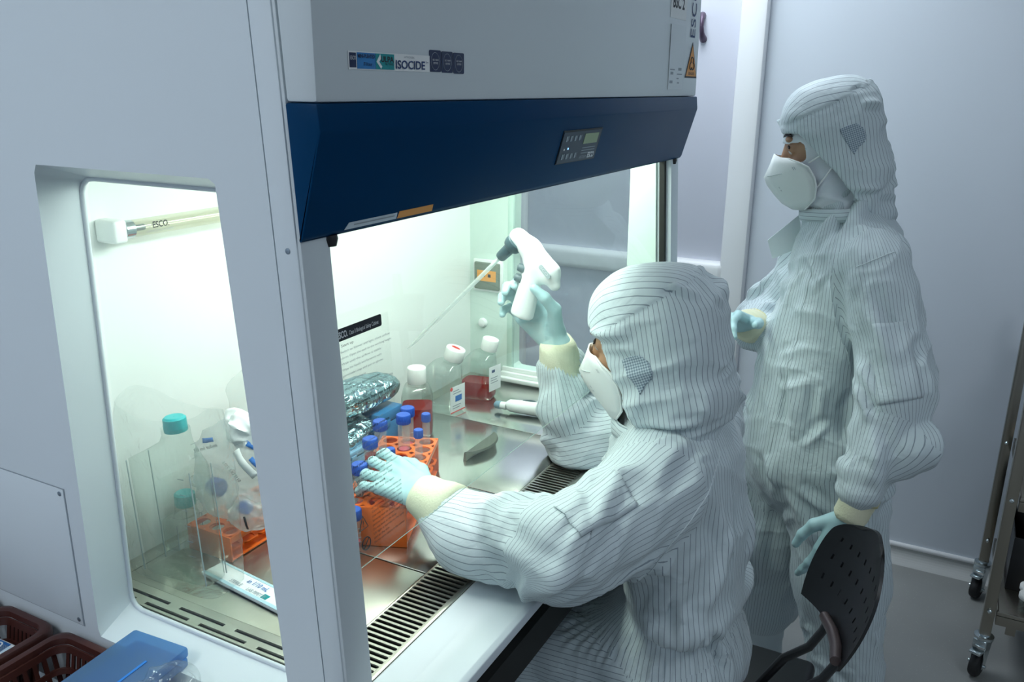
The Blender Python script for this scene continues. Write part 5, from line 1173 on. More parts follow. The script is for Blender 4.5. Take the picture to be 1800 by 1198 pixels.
# crinkled foil pouches and blue boxes at the back
def blob(name, c, r, Rz, tilt, amp, lam, seed, mat, parent=None, p_=3.0, res=0.005):
    """pillow-like pouch: superellipsoid with crumples"""
    c = np.asarray(c, float); r = np.asarray(r, float); Rm = np.array(Euler((tilt[0], tilt[1], Rz)).to_matrix())
    nu, nv = 72, 40; v = []; f = []
    sg = lambda x, e_: np.sign(x)*np.abs(x)**e_
    for j in range(nv+1):
        ph = -math.pi/2+math.pi*j/nv
        for i in range(nu):
            t = 2*math.pi*i/nu; e_ = 2/p_; v.append([r[0]*sg(math.cos(ph), e_)*sg(math.cos(t), e_), r[1]*sg(math.cos(ph), e_)*sg(math.sin(t), e_), r[2]*sg(math.sin(ph), 0.8)])
    v = np.array(v); n = v/np.maximum(np.linalg.norm(v/r, axis=1), 1e-6)[:, None]/r; n /= np.maximum(np.linalg.norm(n, axis=1), 1e-9)[:, None]
    v = v+n*(amp*(ridged(v/lam, seed)+0.5*ridged(v/(lam*0.45), seed+3)))[:, None]
    for j in range(nv):
        for i in range(nu): f.append((j*nu+i, j*nu+(i+1) % nu, (j+1)*nu+(i+1) % nu, (j+1)*nu+i))
    return autosmooth(pyd(name, v@Rm.T+c, f, mat, parent), 70)
o = blob('foil_pouch', (1.318, 1.046, 1.003), (0.118, 0.040, 0.026), -0.02, (0.25, 0.06, 0), 0.0035, 0.035, 2, M['foil']); tag(o, 'crinkled silver-blue foil pouch on top, behind the printed glass', 'pouch', 'foil pouches')
o = blob('foil_pouch', (1.255, 1.030, 0.944), (0.070, 0.038, 0.013), 0.1, (0.3, -0.1, 0), 0.0035, 0.032, 7, M['foil']); tag(o, 'crinkled foil pouch lying under the larger foil pouch', 'pouch', 'foil pouches')
M['bluebox'] = pmat('blue_box_plastic', (0.06, 0.28, 0.62), 0.3, var=0.06, trans=0.25)
M['palebox'] = pmat('pale_blue_box', (0.30, 0.55, 0.80), 0.35, var=0.05, trans=0.2)
def lidbox(name, x0, x1, y0, y1, z0, z1, m_, label):
    e = empty(name, ((x0+x1)/2, (y0+y1)/2, z0), label, 'box', 'blue boxes in the chamber'); zm = z0+(z1-z0)*0.68
    box('box_base', (x0, y0, z0), (x1, y1, zm-0.0008), M[m_], e, 0.003); box('box_lid', (x0-0.0015, y0-0.0015, zm), (x1+0.0015, y1+0.0015, z1), M[m_], e, 0.004); box('lid_latch', (x0+0.02, y0-0.004, zm-0.008), (x0+0.035, y0-0.0015, zm+0.006), M[m_], e, 0.0008)
lidbox('tip_box', 1.330, 1.412, 1.003, 1.066, ZW+0.0006, 0.960, 'bluebox', 'blue plastic tip box under the foil pouch beside the bottle')
lidbox('tip_box', 1.190, 1.270, 0.985, 1.060, ZW+0.0006, 0.926, 'palebox', 'pale blue plastic box behind the left pillar')
# second pipette controller lying on the tray
e = empty('pipette_controller', (1.665, 0.82, ZW), 'white pipette controller lying on the tray beside the red bottle', 'pipette controller', 'pipette controllers')
pz = ZW+0.0195
tube_path('controller_body', [(1.655, 0.872, pz-0.002), (1.656, 0.866, pz), (1.658, 0.85, pz), (1.664, 0.80, pz+0.001), (1.670, 0.755, pz+0.001), (1.674, 0.715, pz), (1.675, 0.709, pz-0.001)], [0.011, 0.0145, 0.0155, 0.018, 0.0185, 0.017, 0.010], M['white'], e, 24)
tube_path('nose_ring', [(1.653, 0.874, pz-0.002), (1.652, 0.889, pz-0.002)], [0.0095, 0.0085], M['white'], e, 20)
M['greyblue'] = pmat('grey_blue_plastic', (0.22, 0.36, 0.45), 0.4, var=0.05)
tube_path('nose_cone', [(1.652, 0.889, pz-0.002), (1.651, 0.902, pz-0.003), (1.6505, 0.906, pz-0.003)], [0.010, 0.0085, 0.004], M['greyblue'], e, 20)
tube_path('grip_slot', [(1.6600, 0.835, pz+0.0175), (1.6615, 0.815, pz+0.0185), (1.663, 0.795, pz+0.0180)], [0.001, 0.0028, 0.001], M['charcoal'], e, 8)
# pipette controller in the raised hand: profile in the plane x = GX
GX = 1.395
e = empty('pipette_controller', (GX, 0.70, 1.19), 'white pistol-shaped pipette controller held up in the gloved hand', 'pipette controller', 'pipette controllers')
def gun_fn(P):
    p = P-np.array([GX, 0, 0], np.float32); fl = ((1, 0, 0), 0.80)
    d = sd_cone(p, (0, 0.716, 1.349), (0, 0.690, 1.330), 0.0185, 0.0200, fl)
    d = smin(d, sd_cone(p, (0, 0.690, 1.330), (0, 0.652, 1.290), 0.0200, 0.0220, fl), 0.01)
    d = smin(d, sd_cone(p, (0, 0.650, 1.288), (0, 0.640, 1.268), 0.0200, 0.0120, fl), 0.008)
    d = smin(d, sd_cone(p, (0, 0.682, 1.300), (0, 0.706, 1.205), 0.0195, 0.0235, fl), 0.018)
    return smax(d, -((P[..., 2]-1.1985)+(P[..., 1]-0.7055)*(-0.30)), 0.004)
v, q = surface_nets(gun_fn, (GX-0.04, 0.60, 1.16), (GX+0.04, 0.77, 1.40), 0.0028); v = relax(v, q, 2, 0.5)
gb = quad_mesh('controller_body', v, q, M['white'], e)
def off_gun(v):                                # the gripping fingers close on the handle without sinking in
    v = v.astype(np.float32)
    for _ in range(2):
        d = gun_fn(v)-0.0009; g = np.stack([(gun_fn(v+np.eye(3, dtype=np.float32)[k]*0.001)-gun_fn(v-np.eye(3, dtype=np.float32)[k]*0.001)) for k in range(3)], 1); g /= np.maximum(np.linalg.norm(g, axis=1), 1e-6)[:, None]; m = d < 0; v[m] = v[m]-g[m]*d[m][:, None]
    return v
remap(hr_, off_gun)
nz = Vector((0, 0.757-0.716, 1.306-1.345)).normalized(); n0 = Vector((GX, 0.7195, 1.3415))
lathe('nose_cone', [(0.016, 0), (0.0185, 0.002), (0.0190, 0.010), (0.0165, 0.017), (0.0115, 0.021), (0.0105, 0.045), (0.0095, 0.049), (0.006, 0.050)], n0, nz, M['charcoal'], e, 24)
for (y, z) in ((0.7085, 1.2885), (0.7150, 1.2690)): lathe('trigger', [(0.0085, 0), (0.0090, 0.004), (0.0075, 0.013), (0.004, 0.015)], (GX-0.006, y-0.010, z+0.004), (-0.2, 0.93, 0.28), M['charcoal'], e, 18)
bd_ = Vector((0, -0.38, 0.0)); lg = Vector((0, -0.69, -0.72)).normalized(); lu = Vector((0, -0.72, 0.69)).normalized()
rl = ring_loop([(0, 0), (0.030, 0), (0.030, 0.009), (0, 0.009)], 0.004, 4)
bd = polyp('badge', Vector((GX-0.0178, 0.668, 1.303)), lg, Vector((0, -lg.z, lg.y)), rl, M['badge'], e, 0.0006) if False else polyp('badge', Vector((GX-0.0178, 0.6655, 1.3025)), lg, lu, rl, M['badge'], e, 0.0016)
text('printed_text', 'ESCO', Vector((GX-0.0196, 0.664, 1.3045)), lg, lu, 0.005, M['inkwhite'], bd, 0.024)
lathe('charge_socket', [(0.0035, 0), (0.0035, 0.001)], (GX-0.004, 0.7035, 1.1965), (0, 0.28, -0.95), M['charcoal'], e, 12)
# serological pipette in its nose
e = empty('serological_pipette', (GX, 0.76, 1.30), 'long thin graduated serological pipette fitted to the raised controller', 'pipette')
a0 = n0+nz*0.046; tipp = Vector((1.385, 0.9655, 1.096)); pd = (tipp-a0).normalized(); Lp = (tipp-a0).length
M['pipclear'] = clear('pipette_plastic', (0.93, 0.96, 0.95), 0.12, 0.7, 0.1, milk=0.35)
lathe('pipette_barrel', [(0.0035, 0), (0.0040, 0.012), (0.0043, 0.030), (0.0043, Lp*0.86), (0.0030, Lp*0.93), (0.0014, Lp*0.97), (0.0009, Lp)], a0, pd, M['pipclear'], e, 16)
lathe('filter_plug', [(0.0026, 0.008), (0.0028, 0.028)], a0, pd, M['capwhite'], e, 12)
for k in range(14): lathe('graduation', [(0.0044, 0.06+k*0.013), (0.0044, 0.0608+k*0.013)], a0, pd, M['inkgrey'], e, 12, False)
# culture flask standing in a clear bag at the left wall
def flask(c, rz, tilt, w, d_, h, label, capcol='tealcap', cs=0.9):
    e = empty('culture_flask', c, label, 'flask', 'teal-capped culture flasks'); m_ = Matrix.Translation(Vector(c)) @ Matrix.Rotation(rz, 4, 'Z') @ Matrix.Rotation(tilt, 4, 'X')
    hb = h*0.80; n = 40; rings = []
    for z, s in ((0.001, 0.96), (0.004, 1.0), (hb*0.5, 1.0), (hb, 1.0)): rings.append([m_ @ Vector((x, y, z)) for x, y in rr_loop(d_*s, w*s, 0, n)])
    for z, t in ((hb+(h-hb)*0.4, 0.45), (h-0.012, 0.8), (h, 0.88), (h+0.012, 0.88)):
        rings.append([m_ @ Vector((x*(1-t)+0.016*math.cos(2*math.pi*i/n)*t, y*(1-t)+(0.016*math.sin(2*math.pi*i/n)-w*0.22)*t, z)) for i, (x, y) in enumerate(rr_loop(d_, w, 0, n))])
    loft('flask_body', rings, M['flask'], e)
    for sx in (-1, 1):
        for sy in (-1, 1): tube_path('edge_ridge', [m_ @ Vector((sx*d_*0.47, sy*w*0.47, 0.004)), m_ @ Vector((sx*d_*0.47, sy*w*0.47, hb))], 0.0010, M['badge'], e, 6)
    ctr_ = m_ @ Vector((0, -w*0.2, h+0.006)); axz = (m_.to_3x3() @ Vector((0, 0, 1)))
    lathe('cap', [(0.0185*cs, 0), (0.0190*cs, 0.002), (0.0185*cs, 0.022*cs), (0.015*cs, 0.025*cs), (0.0005, 0.025*cs)], ctr_, axz, M[capcol], e, 24, False)
    for k in range(6): quadp('graduation', m_ @ Vector((-d_*0.5-0.0004, -w*0.30, 0.05+0.025*k)), m_.to_3x3() @ Vector((0, -1, 0)), axz, 0.012, 0.0009, M['inkgrey'], e, 0.0002)
    return e
flask((0.797, 0.985, ZW+0.0060), 0.02, -0.06, 0.140, 0.044, 0.235, 'clear culture flask with teal cap standing in a bag by the side window')
# its bag: an open clear envelope with crumples
def bag_env(name, c, w, d_, h, mat, seed, label, crown=0.05, pinch=0.35, amp=0.006, parent=None, rz=0.0, group=None, flare=0.0):
    v = []; f = []; nu, nv = 72, 46; Rm = Matrix.Rotation(rz, 3, 'Z')
    for j in range(nv+1):
        t = j/nv; z = h*t
        for i, (x, y) in enumerate(rr_loop(d_, w, 0, nu)):
            s = (0.93 if j == 0 else 1.0)*(1+flare*t) if t < 0.78 else (1+flare*t)*(1-(t-0.78)/0.22*pinch); p = Rm @ Vector((x*s, y*s, z))
            v.append([p.x+c[0], p.y+c[1], p.z+c[2]+(crown*math.sin(i/nu*2*math.pi*2+seed)*(t**3))])
    v = np.array(v); ctr_ = np.array([c[0], c[1], 0]); n = v-ctr_; n[:, 2] = 0; n /= np.maximum(np.linalg.norm(n, axis=1), 1e-6)[:, None]
    tt = np.repeat(np.arange(nv+1)/nv, nu)
    v = v+n*((amp*(ridged(v/np.array([0.05, 0.05, 0.09]), seed)+0.6*ridged(v/0.03+v[:, [2, 0, 1]]*12, seed+4)))*np.clip(tt*6, 0, 1))[:, None]
    for j in range(nv):
        for i in range(nu): f.append((j*nu+i, j*nu+(i+1) % nu, (j+1)*nu+(i+1) % nu, (j+1)*nu+i))
    f.append(tuple(range(nu))[::-1]); o = autosmooth(pyd(name, v, f, mat, parent), 80)
    if label: tag(o, label, 'bag', group)
    return o
bag_env('plastic_bag', (0.800, 0.985, ZW+0.0008), 0.192, 0.078, 0.285, M['bagclear'], 5, 'large clear plastic bag wrapped round the culture flask', crown=0.012, pinch=0.12, amp=0.003, group='clear plastic bags')
flask((0.868, 1.068, ZW+0.0005), 1.57, 0.0, 0.055, 0.040, 0.060, 'small teal-capped flask low behind the bagged culture flask')
# crumpled milky bag of tubes resting on the near orange rack
M_ = 0
bgE = empty('plastic_bag', (0.915, 1.00, 0.93), 'crumpled milky plastic bag with blue print lying on the rack', 'bag', 'milky plastic bags')
bb = blob('bag_film', (0.925, 0.990, 1.012), (0.050, 0.064, 0.080), 0.2, (0.12, 0.15, 0), 0.0075, 0.045, 11, M['bagmilky'], bgE, 2.4)
bb2 = blob('bag_corner', (0.900, 0.945, 0.955), (0.026, 0.032, 0.024), 0.4, (0.5, 0.3, 0), 0.005, 0.03, 15, M['bagmilky'], bgE, 2.2)
blob('bag_neck', (0.930, 0.965, 1.085), (0.030, 0.042, 0.022), 0.1, (0.3, 0.2, 0), 0.008, 0.03, 19, M['paper'], bgE, 2.0)
bvb = bvh_of(bb, bb2)
nx_ = np.array([-0.86, -0.46, 0.20])
def bag_print(name, y, z, pts, m_, rot=0.0, parent=bgE, off=0.0012):
    x_ = np.array([0.46, -0.86, 0.0]); z_ = np.cross(x_, -nrm((0.86, 0.46, 0))); z_ = np.array([0, 0, 1.0]); xd = x_*math.cos(rot)+z_*math.sin(rot); yd = z_*math.cos(rot)-x_*math.sin(rot)
    return draped_patch(name, bvb, (0.905, y, z), xd, yd, pts, M[m_], parent, off, 0.006)
rp = [(-0.030, -0.006), (0.030, -0.006), (0.030, 0.006), (-0.030, 0.006)]
lt = bag_print('lot_label', 0.945, 1.042, [(a*0.85, b) for a, b in rp], 'paper', -0.95)
text('printed_text', 'LOT 5X77110', (0.8605, 0.9525, 1.055), (0.27, -0.50, -0.82), (0.38, -0.72, 0.57), 0.005, M['ink'], lt, 0.040)
for (y, z, r_, s_) in ((0.930, 1.066, -0.6, 0.45), (0.925, 1.040, -0.9, 0.5), (0.935, 1.078, -0.2, 0.4), (1.020, 1.070, 0.3, 0.35)):
    bag_print('blue_print', y, z, [(a*s_, b*0.55) for a, b in rp], 'blueprint', r_)
bag_print('ink_mark', 0.945, 0.950, [(-0.011, -0.0016), (0.011, -0.0016), (0.011, 0.0016), (-0.011, 0.0016)], 'ink', -1.35)
text('printed_text', 'L. Falcon', (0.862, 1.010, 1.062), (0.40, -0.86, 0.30), (-0.1, 0.3, 0.95), 0.006, M['ink'], bgE, 0.040) if False else text('printed_text', '50 ml tubes', (0.866, 1.018, 1.056), (0.40, -0.86, 0.30), (-0.1, 0.3, 0.95), 0.006, M['ink'], bgE, 0.040)
tube15((0.915, 1.090, 0.972), (-0.05, -1.0, 0.02), 0.0112, 0.055, 0.0150, 0.022, 'blue-capped tube poking out of the crumpled bag', 0, 'bagged tubes')
tube15((0.900, 1.000, 0.957), (-0.05, -1.0, 0.10), 0.0085, 0.045, 0.0105, 0.016, 'blue-capped tube seen through the corner of the crumpled bag', 0, 'bagged tubes')
# clear film standing behind the bag
bag_env('plastic_bag', (1.008, 1.025, ZW+0.047), 0.100, 0.040, 0.230, M['bagclear'], 9, 'tall clear film sleeve standing behind the crumpled bag', crown=0.012, pinch=0.75, amp=0.005, group='clear plastic bags')
# paper-backed pipette wrapper on the tray
e = empty('pipette_wrapper', (0.822, 0.875, ZW), 'white and blue paper pipette wrapper lying on the tray', 'wrapper')
W0 = Vector((0.850, 0.958, ZW+0.002)); Wd = Vector((-0.020, -0.165, 0)).normalized(); Wn = Vector((-Wd.y, Wd.x, 0))
wp = polyp('wrapper_paper', W0-Wn*(-0.0), Wd, Wn*-1, [(0, 0), (0.205, 0), (0.205, 0.044), (0, 0.044)], M['paper'], e, -0.006) if False else box('wrapper_paper', (0, 0, 0), (0.200, 0.042, 0.006), M['paper'], e, 0.002, Matrix.Translation(W0) @ Matrix(((Wd.x, -Wn.x, 0, 0), (Wd.y, -Wn.y, 0, 0), (0, 0, -1, 0.006), (0, 0, 0, 1))))
M['paleprint'] = pmat('print_pale_blue', (0.45, 0.66, 0.74), 0.6, var=0.03)
def wpt(a, b, h=0.0063): return W0+Wd*a-Wn*b+Vector((0, 0, h-0.0))
ydw = Wn; ow = lambda a, b: W0+Wd*a-Wn*b+Vector((0, 0, 0.0062))
quadp('printed_band', ow(0.0, 0.0415), Wd, Wn, 0.200, 0.006, M['paleprint'], e, 0.0003)
quadp('printed_band', ow(0.0, 0.006), Wd, Wn, 0.200, 0.004, M['paleprint'], e, 0.0003)
text('printed_text', 'in 1/10 mL', ow(0.080, 0.020), Wd, Wn, 0.010, M['blueprint'], e, 0.045, depth=0.0006)
text('printed_text', 'STERILE', ow(0.055, 0.033), Wd, Wn, 0.007, M['inkgrey'], e, 0.026, depth=0.0006)
text('printed_text', 'LAB PIPETTE', ow(0.095, 0.034), Wd, Wn, 0.007, M['inkgrey'], e, 0.040, depth=0.0006)
quadp('printed_block', ow(0.128, 0.034), Wd, Wn, 0.012, 0.010, M['teal'], e, 0.0003)
# ------------------------------------------------------------------ baskets and packs on the side table
tb = empty('side_table', (0.40, 1.05, 0), 'white side table pushed against the cabinet side under the baskets', 'table')
box('table_top', (0.02, 0.72, 0.700), (0.640, 1.60, 0.725), M['wallwhite'], tb, 0.004)
for x in (0.05, 0.585):
    for y in (0.75, 1.54): box('leg', (x, y, 0.0), (x+0.03, y+0.03, 0.70), M['cabfront'], tb, 0.003)
M['brown'] = pmat('brown_plastic', (0.060, 0.016, 0.012), 0.40, var=0.08, vscale=10)
def basket(y0, y1, label):
    x0, x1, z0, z1 = 0.275, 0.642, 0.726, 0.856
    e = empty('basket', ((x0+x1)/2, (y0+y1)/2, z0), label, 'basket', 'brown plastic baskets'); n = 48
    def rl(ins, z, r=0.022): return [(*p, z) for p in ring_loop([(x0+ins, y0+ins), (x1-ins, y0+ins), (x1-ins, y1-ins), (x0+ins, y1-ins)], r, 11)]
    # rolled rim
    rings = [rl(0.013, z1-0.006), rl(0.012, z1-0.001), rl(0.007, z1), rl(0.002, z1-0.001), rl(0.0, z1-0.005), rl(0.0, z1-0.014), rl(0.002, z1-0.014), rl(0.013, z1-0.010)]
    N_ = len(rings[0]); v = [p for r in rings for p in r]; f = [(k*N_+i, k*N_+(i+1) % N_, ((k+1) % 8)*N_+(i+1) % N_, ((k+1) % 8)*N_+i) for k in range(8) for i in range(N_)]
    autosmooth(pyd('basket_rim', v, f, M['brown'], e), 50)
    # wall: solid bands and upright slats between openings
    def band(za, zb, name):
        k0 = lambda z: 0.012+0.022*(z1-z)/(z1-z0); r_ = [rl(k0(za), za), rl(k0(zb), zb), rl(k0(zb)+0.0025, zb), rl(k0(za)+0.0025, za)]
        v = [p for r in r_ for p in r]; f = [(k*N_+i, k*N_+(i+1) % N_, ((k+1) % 4)*N_+(i+1) % N_, ((k+1) % 4)*N_+i) for k in range(4) for i in range(N_)]; autosmooth(pyd(name, v, f, M['brown'], e), 50)
    band(z0, z0+0.022, 'basket_wall'); band(z1-0.050, z1-0.042, 'basket_wall'); band(z1-0.020, z1-0.010, 'basket_wall')
    box('basket_floor', (x0+0.034, y0+0.034, z0), (x1-0.034, y1-0.034, z0+0.003), M['brown'], e)
    sm = None
    def slat(px_, py_, ang):
        nonlocal sm
        if sm is None:
            sm = bpy.data.meshes.new('slat'); hz = z1-0.012-(z0+0.02); L = hz; w = 0.0032; t = 0.0012
            sm.from_pydata([(sx*w, sy*t+(0.0 if k == 1 else 0.0175), (L if k == 1 else 0)) for k in (0, 1) for sx, sy in ((-1, -1), (1, -1), (1, 1), (-1, 1))], [], [(0, 1, 2, 3), (4, 7, 6, 5), (0, 4, 5, 1), (1, 5, 6, 2), (2, 6, 7, 3), (3, 7, 4, 0)]); sm.materials.append(M['brown'])
        o = bpy.data.objects.new('slat', sm); COL.objects.link(o); o.parent = e; o.location = (px_-e.location.x, py_-e.location.y, z0+0.02-e.location.z); o.rotation_euler = (0, 0, ang)
    nx_ = 22
    for k in range(nx_):
        x = x0+0.030+(x1-x0-0.060)*k/(nx_-1); slat(x, y0+0.0145, 0); slat(x, y1-0.0145, math.pi)
    ny_ = max(5, int((y1-y0)/0.015))
    for k in range(ny_):
        y = y0+0.030+(y1-y0-0.060)*k/(ny_-1); slat(x0+0.0145, y, -math.pi/2); slat(x1-0.0145, y, math.pi/2)
    return e
basket(0.905, 1.068, 'brown slatted plastic basket under the blue box')
basket(1.078, 1.205, 'brown slatted plastic basket holding the blue and white pack')
basket(1.215, 1.345, 'brown slatted plastic basket farthest along the cabinet side')
# gauze pack with blue band
M['packblue'] = pmat('pack_blue', (0.02, 0.19, 0.60), 0.45, var=0.04); M['packnavy'] = pmat('pack_navy', (0.012, 0.12, 0.36), 0.45, var=0.04); M['packpale'] = pmat('pack_pale', (0.60, 0.74, 0.84), 0.5, var=0.05)
def pack(c, rz, tilt, w, h, label, full=True):
    e = empty('dressing_pack', c, label, 'pack', 'blue and white packs'); m_ = Matrix.Translation(Vector(c)) @ Matrix.Rotation(rz, 4, 'Z') @ Matrix.Rotation(tilt, 4, 'Y'); R3 = m_.to_3x3(); t = 0.016
    o = box('pack_body', (0, 0, 0), (w, h, t), M['paper'], e, 0.005, m_, 3)
    def q(name, a, b, ww, hh, mt): return quadp(name, m_ @ Vector((a, b, t+0.0002)), R3 @ Vector((1, 0, 0)), R3 @ Vector((0, 1, 0)), ww, hh, M[mt], o, 0.0004)
    def tx(s, a, b, hh, mt, ww): text('printed_text', s, m_ @ Vector((a, b, t+0.0007)), R3 @ Vector((0, -1, 0)), R3 @ Vector((1, 0, 0)), hh, M[mt], o, ww)
    q('printed_band', w-0.045, 0.004, 0.018, h-0.008, 'packblue'); q('printed_block', w-0.023, h-0.050, 0.019, 0.044, 'packnavy'); tx('50', w-0.020, h-0.010, 0.014, 'inkwhite', 0.030)
    q('printed_block', w-0.022, 0.008, 0.014, 0.024, 'packpale'); q('printed_block', 0.006, 0.030, w-0.060, h-0.040, 'packpale')
    text('printed_text', 'TERUMO', m_ @ Vector((0.012, 0.006, t+0.0007)), R3 @ Vector((1, 0, 0)), R3 @ Vector((0, 1, 0)), 0.013, M['packblue'], o, w-0.068); return e
pack((0.452, 1.106, 0.800), 0.02, -0.10, 0.155, 0.072, 'white pack with blue band and number 50 in a basket')
o = blob('cloth_pack', (0.470, 0.985, 0.764), (0.070, 0.026, 0.026), 0.05, (0, -0.15, 0), 0.002, 0.04, 4, M['paper'], None, 3.0); tag(o, 'white wrapped pack inside the basket under the blue box', 'pack')
# blue translucent box lying on the basket rim
M['bluetrans'] = clear('blue_translucent', (0.30, 0.55, 0.85), 0.07, 0.45, 0.10, milk=0.42, milkcol=(0.26, 0.48, 0.74))
e = empty('plastic_box', (0.57, 0.93, 0.853), 'blue translucent flat plastic box lying across the nearest basket', 'box')
mB = Matrix.Translation((0.6570, 0.9280, 0.8615)) @ Matrix.Rotation(math.radians(184), 4, 'Z')
box('box_tray', (0.0, 0.0, 0.0), (0.230, 0.094, 0.014), M['bluetrans'], e, 0.003, mB)
box('box_lid', (-0.0015, -0.0015, 0.0145), (0.2315, 0.0955, 0.030), M['bluetrans'], e, 0.004, mB)
box('lid_groove', (0.045, 0.066, 0.0302), (0.125, 0.070, 0.0312), M['packblue'], e, 0.0004, mB)
box('lid_latch', (0.060, 0.095, 0.008), (0.090, 0.099, 0.022), M['bluetrans'], e, 0.001, mB)
# clear film under and beside the box
o = blob('clear_film', (0.590, 0.800, 0.876), (0.052, 0.034, 0.022), 0.3, (0.1, 0.1, 0), 0.007, 0.04, 23, M['bagclear'], None, 2.6); tag(o, 'crumpled clear film bunched beside the blue box', 'film')
box('film_card', (0.530, 0.800, 0.7255), (0.640, 0.900, 0.845), M['paper'], empty('carton', (0.585, 0.85, 0.7255), 'small white carton under the crumpled film', 'carton'), 0.003)
# ------------------------------------------------------------------ stainless cart at the far wall
ct = empty('steel_cart', (2.71, -0.60, 0), 'stainless steel trolley on swivel castors by the far wall', 'cart')
legs = [(2.486, -0.243), (2.930, -0.243), (2.486, -0.95), (2.930, -0.95)]
for k, (x, y) in enumerate(legs):
    box('leg', (x-0.0145, y-0.0145, 0.135), (x+0.0145, y+0.0145, 1.02), M['steeld'], ct, 0.002)
    cs_ = empty('castor', (x, y, 0)); cs_['_w'] = 1; cs_.parent = ct; cs_.matrix_parent_inverse = Matrix.Translation(-ct.location)
    lathe('swivel_plate', [(0.026, 0), (0.026, 0.008), (0.016, 0.010), (0.016, 0.016)], (x, y, 0.120), (0, 0, 1), M['zinc'], cs_, 20)
    wa = Vector((0.40, 0.917, 0)); wb = Vector((-0.917, 0.40, 0)); wc = Vector((x, y, 0.0375))+wb*0.014; mF = Matrix.Translation((x, y, 0)) @ Matrix(((wa.x, wb.x, 0, 0), (wa.y, wb.y, 0, 0), (0, 0, 1, 0), (0, 0, 0, 1)))
    for s in (-1, 1): prism('fork', [(0.024, 0.118), (-0.020, 0.118), (0.004, 0.030), (0.022, 0.030)], s*0.017-0.0012, s*0.017+0.0012, M['zinc'], cs_, 0, 0, mF)
    box('fork_crown', (-0.0185, -0.020, 0.100), (0.0185, 0.026, 0.120), M['zinc'], cs_, 0.003, mF)
    lathe('wheel', [(0.022, 0), (0.034, 0.002), (0.037, 0.007), (0.037, 0.019), (0.034, 0.024), (0.022, 0.026)], wc-wa*0.013, wa, M['rubber'], cs_, 32)
    rod('axle', wc-wa*0.024, wc+wa*0.024, 0.005, M['zinc'], cs_, 12)
    box('brake_pedal', (-0.016, 0.020, 0.084), (0.016, 0.050, 0.092), M['zinc'], cs_, 0.003, mF)
    for z in (0.215, 0.56, 0.90): lathe('bolt', [(0.006, 0), (0.006, 0.004), (0.003, 0.007)], (x-0.0145, y, z), (-1, 0, 0), M['zinc'], ct, 10)
for z in (0.205, 0.56, 0.92):
    box('shelf', (2.475, -0.96, z-0.002), (2.941, -0.262, z+0.002), M['steeld'], ct, 0.001)
    for (a, b_) in (((2.475, -0.96, z-0.03), (2.479, -0.262, z+0.012)), ((2.937, -0.96, z-0.03), (2.941, -0.262, z+0.012)), ((2.479, -0.266, z-0.03), (2.937, -0.262, z+0.012)), ((2.479, -0.96, z-0.03), (2.937, -0.956, z+0.012))): box('shelf_edge', a, b_, M['steeld'], ct, 0.001)
box('shelf_bracket', (2.478, -0.315, 0.150), (2.482, -0.290, 0.205), M['steeld'], ct, 0.001)
# things on its lower shelf
e = empty('storage_bin', (2.75, -0.45, 0.2075), 'black plastic bin standing on the trolley lower shelf', 'bin')
M['bin'] = pmat('bin_black', (0.016, 0.016, 0.018), 0.35, var=0.1, vscale=8)
box('bin_wall', (2.640, -0.62, 0.2075), (2.644, -0.285, 0.375), M['bin'], e, 0.001); box('bin_wall', (2.900, -0.62, 0.2075), (2.904, -0.285, 0.375), M['bin'], e, 0.001); box('bin_wall', (2.644, -0.289, 0.2075), (2.900, -0.285, 0.375), M['bin'], e, 0.001); box('bin_wall', (2.644, -0.62, 0.2075), (2.900, -0.616, 0.375), M['bin'], e, 0.001); box('bin_floor', (2.644, -0.616, 0.2075), (2.900, -0.289, 0.211), M['bin'], e)
for k, (x, y, lb) in enumerate(((2.585, -0.342, 'white-capped clear jar on the trolley, the one nearer the bin'), (2.535, -0.338, 'white-capped clear jar at the front edge of the trolley shelf'))):
    e = empty('sample_jar', (x, y, 0.2075), lb, 'jar', 'white-capped jars')
    lathe('jar_body', [(0.021, 0), (0.023, 0.003), (0.023, 0.034), (0.019, 0.040), (0.019, 0.044)], (x, y, 0.2075), (0, 0, 1), M['bottle'], e, 28); lathe('cap', [(0.0265, 0), (0.027, 0.001), (0.027, 0.013), (0.0255, 0.015), (0.010, 0.0155), (0.0005, 0.0150)], (x, y, 0.2475), (0, 0, 1), M['capwhite'], e, 32, False)
# ------------------------------------------------------------------ operator's chair
ch = empty('office_chair', (1.42, 0.34, 0), 'black plastic office chair with perforated curved back under the seated person', 'chair')
box('seat', (1.205, 0.125, 0.440), (1.635, 0.555, 0.478), M['black'], ch, 0.016, seg=4)
lathe('gas_lift', [(0.030, 0.10), (0.030, 0.30), (0.020, 0.30), (0.020, 0.42)], (1.42, 0.34, 0), (0, 0, 1), M['black'], ch, 20)
box('seat_mechanism', (1.34, 0.24, 0.412), (1.50, 0.44, 0.440), M['black'], ch, 0.006)
for k in range(5):
    a = 2*math.pi*k/5+0.35; d_ = Vector((math.cos(a), math.sin(a), 0)); p0 = Vector((1.42, 0.34, 0.115))
    tube_path('base_arm', [p0, p0+d_*0.12-Vector((0, 0, 0.008)), p0+d_*0.27-Vector((0, 0, 0.035))], [0.024, 0.020, 0.014], M['black'], ch, 10)
    pc = p0+d_*0.275; t_ = Vector((-d_.y, d_.x, 0))
    lathe('castor_wheel', [(0.012, 0), (0.027, 0.002), (0.028, 0.010), (0.027, 0.036), (0.012, 0.038)], Vector((pc.x, pc.y, 0.0285))-t_*0.019, t_, M['rubber'], ch, 20); rod('castor_stem', (pc.x, pc.y, 0.03), (pc.x, pc.y, 0.09), 0.008, M['zinc'], ch, 10)
